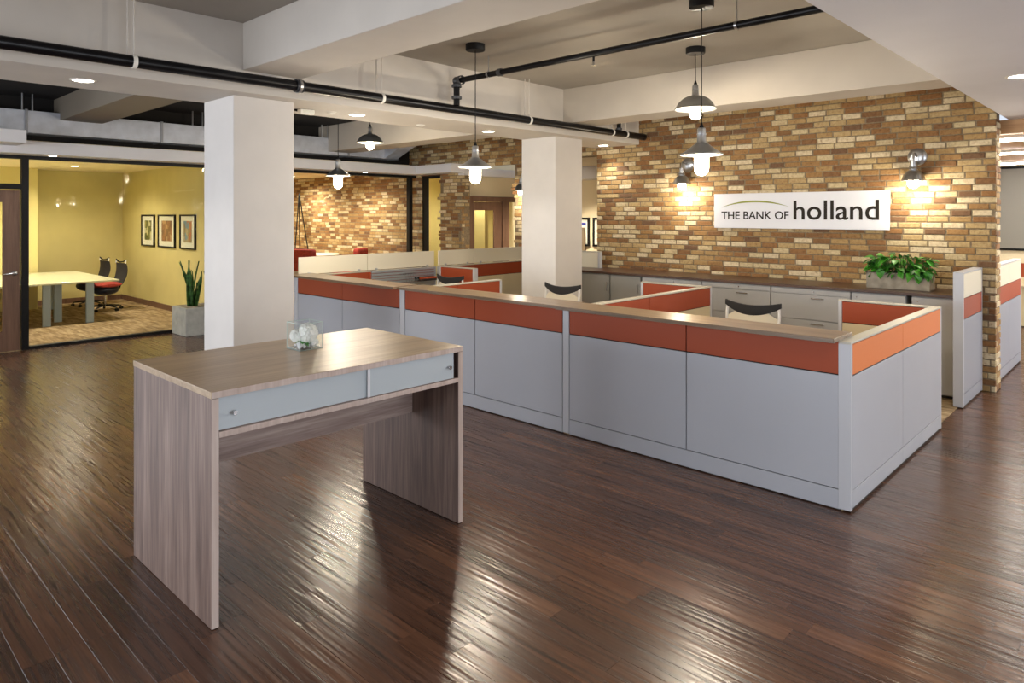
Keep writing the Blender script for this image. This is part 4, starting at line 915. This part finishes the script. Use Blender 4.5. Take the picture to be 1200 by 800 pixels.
# ================================================================== LOUNGE
def lounge_chair(label, x, y, rz, w=0.8, h=1.12):
    t = thing('lounge_chair', label, 'chair', (0, 0, 0))
    bx(-w/2, w/2, -0.35, 0.30, 0.30, 0.62).build('seat', 'red_fab', t, 0.04); bx(-w/2, w/2, 0.2, 0.36, 0.58, h).build('backrest', 'red_fab', t, 0.05)
    for s in (-1, 1):
        for yy in (-0.28, 0.28): B().tube([(s*(w/2-0.08), yy, 0.001), (s*(w/2-0.08), yy, 0.31)], 0.018, 8).build('leg', 'black_metal', t)
    t.location = (x, y, 0); t.rotation_euler = (0, 0, rz); return t
lounge_chair('red upholstered high back sofa in the lounge beside the first pillar', -13.35, 7.55, math.radians(200), 1.2, 1.2)
lounge_chair('small red upholstered chair against the lounge brick wall', -13.5, 8.85, math.radians(-60), 0.5, 1.16)
t = thing('high_table', 'cream topped high table between the red lounge seats', 'table', (-14.0, 8.3, 0))
B().lathe([(0.001, 0.0), (0.5, 0.0), (0.52, 0.015), (0.5, 0.03), (0.001, 0.03)], (-14.0, 8.3, 1.0), 32).build('tabletop', 'cream_glass', t)
B().tube([(-14.0, 8.3, 0.02), (-14.0, 8.3, 1.0)], 0.035, 12).build('pedestal', 'black_metal', t); B().lathe([(0.001, 0), (0.28, 0), (0.27, 0.02), (0.04, 0.03), (0.001, 0.03)], (-14.0, 8.3, 0.001), 24).build('base', 'black_metal', t)
t = thing('tripod_easel', 'thin black tripod easel standing by the lounge corner', 'easel', (-15.9, 8.85, 0))
for p in (((-15.8, 8.7, 0.01), (-15.9, 8.95, 2.45)), ((-15.5, 9.15, 0.01), (-15.9, 8.95, 2.45)), ((-16.2, 9.15, 0.01), (-15.9, 8.95, 2.45))): B().tube(p, 0.014, 8).build('leg', 'black_metal', t)
B().tube([(-15.5, 8.95, 1.05), (-16.1, 8.95, 1.05)], 0.014, 8).build('tray', 'black_metal', t)

# ================================================================== TASK CHAIRS BEHIND THE COUNTER
def task_chair():
    t = thing('task_chair', 'x', 'chair', (0, 0, 0))            # faces -Y, back at +Y
    star_base(t, 'black_metal')
    st = B().sphere((0, 0, 0), 1, n=20, m=10); st.v = [(0.25*max(-1, min(1, 1.25*x)), 0.25*max(-1, min(1, 1.25*y)), 0.47+0.04*z) for x, y, z in st.v]; st.build('seat', 'mesh_black', t)
    def bk(u, v):
        top = 0.925+0.045*(1-(2*u-1)**2) - (0.05*(max(0, abs(2*u-1)-0.55)/0.45)) if False else 0.965-0.07*max(0, abs(2*u-1)-0.55)/0.45
        return ((u-0.5)*0.50, 0.22-0.05*(1-(2*u-1)**2)*0.8+0.05*v, 0.52+(top-0.52)*v)
    sheet(bk, 14, 10, 0.008).build('backrest', 'mesh_cream', t)
    n_ = 14; rail = B(); rail.smooth = True
    pts = []
    for i in range(n_+1):
        u = i/n_; q = 1-(2*u-1)**2; pts.append(((u-0.5)*0.57, 0.285-0.05*q, 1.03-0.035*q, 0.028+0.05*q))
    vs = []; fs = []
    for (x, y, z, hh) in pts: vs += [(x, y-0.013, z-hh), (x, y+0.013, z-hh), (x, y+0.013, z+0.022), (x, y-0.013, z+0.022)]
    for i in range(n_):
        for j in range(4): fs.append((i*4+j, i*4+(j+1) % 4, i*4+4+(j+1) % 4, i*4+4+j))
    fs += [(3, 2, 1, 0), tuple(n_*4+j for j in range(4))]
    rail.add(vs, fs).build('top_rail', 'mesh_black', t, 0.005)
    for s in (-1, 1):
        B().tube([(s*0.262, 0.285, 1.0), (s*0.268, 0.28, 0.92), (s*0.262, 0.262, 0.75), (s*0.235, 0.24, 0.52)], 0.014, 10).build('back_post', 'white_plastic', t)
    B().tube([(0, 0.05, 0.42), (0, 0.25, 0.42), (0, 0.265, 0.55)], 0.025, 10).build('back_spine', 'black_metal', t)
    B().tube([(-0.235, 0.24, 0.52), (0, 0.25, 0.50), (0.235, 0.24, 0.52)], 0.015, 8).build('lower_rail', 'white_plastic', t)
    return t
tc_ = task_chair(); tc_.location = (-3.0, 6.32, 0.0); tc_['label'] = 'cream mesh task chair with black top rail at the desk by the open aisle'; tc_['group'] = 'task chairs behind the counter'
dup(tc_, (-5.49, 6.40, 0), 0.0, 'cream mesh task chair with black top rail in front of the second pillar', 'task chairs behind the counter')
dup(tc_, (-7.45, 6.27, 0), 0.0, 'cream mesh task chair with black top rail below the silver slat rail', 'task chairs behind the counter')
# ---- small things on the slat rail
t = thing('wire_file_rack', 'silver wire file rack hooked on the slat rail', 'rack', (-8.36, 6.55, 0.95))
for k in range(5): B().tube([(-8.41, 6.40+0.05*k, 1.0), (-8.30, 6.40+0.05*k, 1.03), (-8.24, 6.40+0.05*k, 0.93), (-8.30, 6.40+0.05*k, 0.86), (-8.41, 6.40+0.05*k, 0.86)], 0.004, 6).build('wire_hoop', 'wire', t)
for z, x in ((0.86, -8.30), (0.93, -8.24), (1.03, -8.30)): B().tube([(x, 6.38, z), (x, 6.62, z)], 0.004, 6).build('cross_wire', 'wire', t)
t = thing('document_tray', 'dark document tray hooked on the slat rail with an orange folder', 'tray', (-8.3, 6.85, 0.92))
B().box(-8.415, -8.22, 6.68, 7.06, 0.90, 0.91).box(-8.415, -8.405, 6.68, 7.06, 0.91, 0.95).box(-8.23, -8.22, 6.68, 7.06, 0.91, 0.93).build('tray_body', 'mesh_black', t, 0.002)
tag(bx(-8.40, -8.23, 6.76, 7.04, 0.911, 0.945).build('paper_folder', 'rust', None, 0.002), 'orange folder lying in the dark tray on the slat rail', 'folder')

# ================================================================== BAR TABLE WITH VASE (foreground)
t = thing('bar_table', 'tall gray oak bar table with frosted sliding panels standing on the lobby floor', 'table', (-3.69, 2.12, 0))
TX0, TX1, TY0, TY1, TZ = -4.205, -3.18, 1.35, 2.905, 1.09
bx(TX0, TX1, TY0, TY1, TZ-0.032, TZ).build('tabletop', 'tabletop', t, 0.002)
bx(TX1-0.003, TX1+0.0015, TY0+0.002, TY1-0.002, TZ-0.031, TZ-0.001).build('edge_band', 'edge', t)
for i, (a, b) in enumerate(((TY0+0.002, TY0+0.036), (TY1-0.038, TY1-0.002))):
    l = bx(TX0+0.003, TX1-0.003, a, b, 0.003, TZ-0.033).build('leg', 'leg_wood', t, 0.0015)
    bx(TX1-0.004, TX1-0.0005, a+0.001, b-0.001, 0.004, TZ-0.034).build('edge_band', 'edge', l)
    for x in (TX0+0.08, TX1-0.08): B().lathe([(0.001, 0), (0.012, 0), (0.012, 0.003), (0.001, 0.003)], (x, (a+b)/2, 0.0), 10).build('foot_glide', 'black_metal', l)
YA, YB = TY0+0.037, TY1-0.039
bx(-3.66, -3.632, YA, YB, 0.60, TZ-0.033).build('apron', 'apron_wood', t, 0.0015)
sh_ = bx(-3.632, TX1-0.004, YA, YB, 0.872, 0.900).build('shelf', 'apron_wood', t, 0.0015); bx(TX1-0.005, TX1-0.001, YA, YB, 0.873, 0.899).build('edge_band', 'edge', sh_)
bx(-3.64, TX1-0.03, YA, YA+0.01, 0.9, TZ-0.033).build('inner_lining', 'dark', t)
ym = 2.21
for i, (a, b, xx, ky) in enumerate(((YA+0.004, ym+0.03, TX1-0.024, YA+0.075), (ym, YB-0.03, TX1-0.014, YB-0.075))):
    g = bx(xx-0.003, xx+0.003, a, b, 0.902, TZ-0.034).build('sliding_panel', 'frost', t, 0.001)
    B().lathe([(0.001, 0.026), (0.011, 0.026), (0.013, 0.022), (0.012, 0.016), (0.006, 0.010), (0.006, 0.0), (0.001, 0.0)], n=16).xf(Matrix.Translation((xx+0.003, ky, 0.975)) @ Matrix.Rotation(math.pi/2, 4, 'Y')).build('knob', 'chrome', g)
bx(TX1-0.0105, TX1-0.008, ym-0.004, ym+0.014, 0.902, TZ-0.034).build('panel_edge_strip', 'signwhite', t)
# vase
VX0, VX1, VY0, VY1 = -3.905, -3.75, 2.115, 2.27
v = thing('flower_vase', 'square clear glass vase holding a white hydrangea on the bar table', 'vase', ((VX0+VX1)/2, (VY0+VY1)/2, TZ))
g = 0.005; z0 = TZ+0.001; z1 = TZ+0.163
B().box(VX0, VX1, VY0, VY0+g, z0, z1).box(VX0, VX1, VY1-g, VY1, z0, z1).box(VX0, VX0+g, VY0+g, VY1-g, z0, z1).box(VX1-g, VX1, VY0+g, VY1-g, z0, z1).box(VX0, VX1, VY0, VY1, z0, z0+0.008).build('glass_cube', 'vase_glass', v)
VC = Vector(((VX0+VX1)/2, (VY0+VY1)/2, TZ))
vr = B()
for zz in (z1-0.004, z0):
    vr.box(VX0, VX1, VY0, VY0+0.004, zz, zz+0.004).box(VX0, VX1, VY1-0.004, VY1, zz, zz+0.004).box(VX0, VX0+0.004, VY0+0.004, VY1-0.004, zz, zz+0.004).box(VX1-0.004, VX1, VY0+0.004, VY1-0.004, zz, zz+0.004)
for xx in (VX0, VX1-0.003):
    for yy in (VY0, VY1-0.003): vr.box(xx, xx+0.003, yy, yy+0.003, z0, z1)
vr.build('glass_rim', plain('green_gray_glass_edge', (196, 212, 208), 0.15), v)
pbk = B()
for i in range(46):
    p = (R.uniform(VX0+0.016, VX1-0.016), R.uniform(VY0+0.016, VY1-0.016), z0+0.016+R.uniform(0, 0.012)); pbk.sphere(p, R.uniform(0.007, 0.012), n=7, m=4)
o = pbk.build('pebble_layer', 'pebble', v); o['kind'] = 'stuff'
def flower_ball(c, rad, n):
    b = B()
    for i in range(n):
        f = (i+0.5)/n; ph = math.acos(1-1.75*f); th = math.pi*(1+5**0.5)*i
        nrm = Vector((math.sin(ph)*math.cos(th), math.sin(ph)*math.sin(th), math.cos(ph)))
        p = Vector(c)+nrm*rad*R.uniform(0.93, 1.05); a = nrm.orthogonal().normalized(); a.rotate(Matrix.Rotation(R.uniform(0, 1.5), 3, nrm)); e = nrm.cross(a)
        for k in range(4):
            d1 = a*math.cos(k*math.pi/2)+e*math.sin(k*math.pi/2); d2 = nrm.cross(d1); s_ = 0.0150
            b.add([p, p+d1*s_*0.6+d2*s_*0.55+nrm*0.002, p+d1*s_*1.25+nrm*0.004, p+d1*s_*0.6-d2*s_*0.55+nrm*0.002], [(0, 1, 2, 3)])
    b.sphere(c, rad*0.80, n=12, m=8); return b
o = flower_ball(VC+Vector((0.012, 0.012, 0.092)), 0.058, 120).build('flower_head', 'petal', v, smooth=False)
o = flower_ball(VC+Vector((-0.030, -0.036, 0.078)), 0.036, 60).build('flower_head', 'petal', v, smooth=False)
o = flower_ball(VC+Vector((0.036, 0.042, 0.036)), 0.020, 22).build('flower_head', 'petal', v, smooth=False)
vl = leaf_mesh(0.085, 0.05, 'stem')
for i in range(9):
    o = bpy.data.objects.new('leaf', vl); COL.objects.link(o); o.parent = v; a = 2*math.pi*i/9
    o.location = Vector((0.012*math.cos(a), 0.012*math.sin(a), 0.05)); o.rotation_euler = (R.uniform(-0.35, 0.25), R.uniform(-0.4, 0.4), a); o.scale = (0.72, 0.72, 0.72)
for k in range(3): B().tube([VC+Vector((0.01*k-0.01, 0.0, 0.012)), VC+Vector((0.012*k-0.015, 0.008*k, 0.07))], 0.0035, 7).build('stem', 'stem', v)
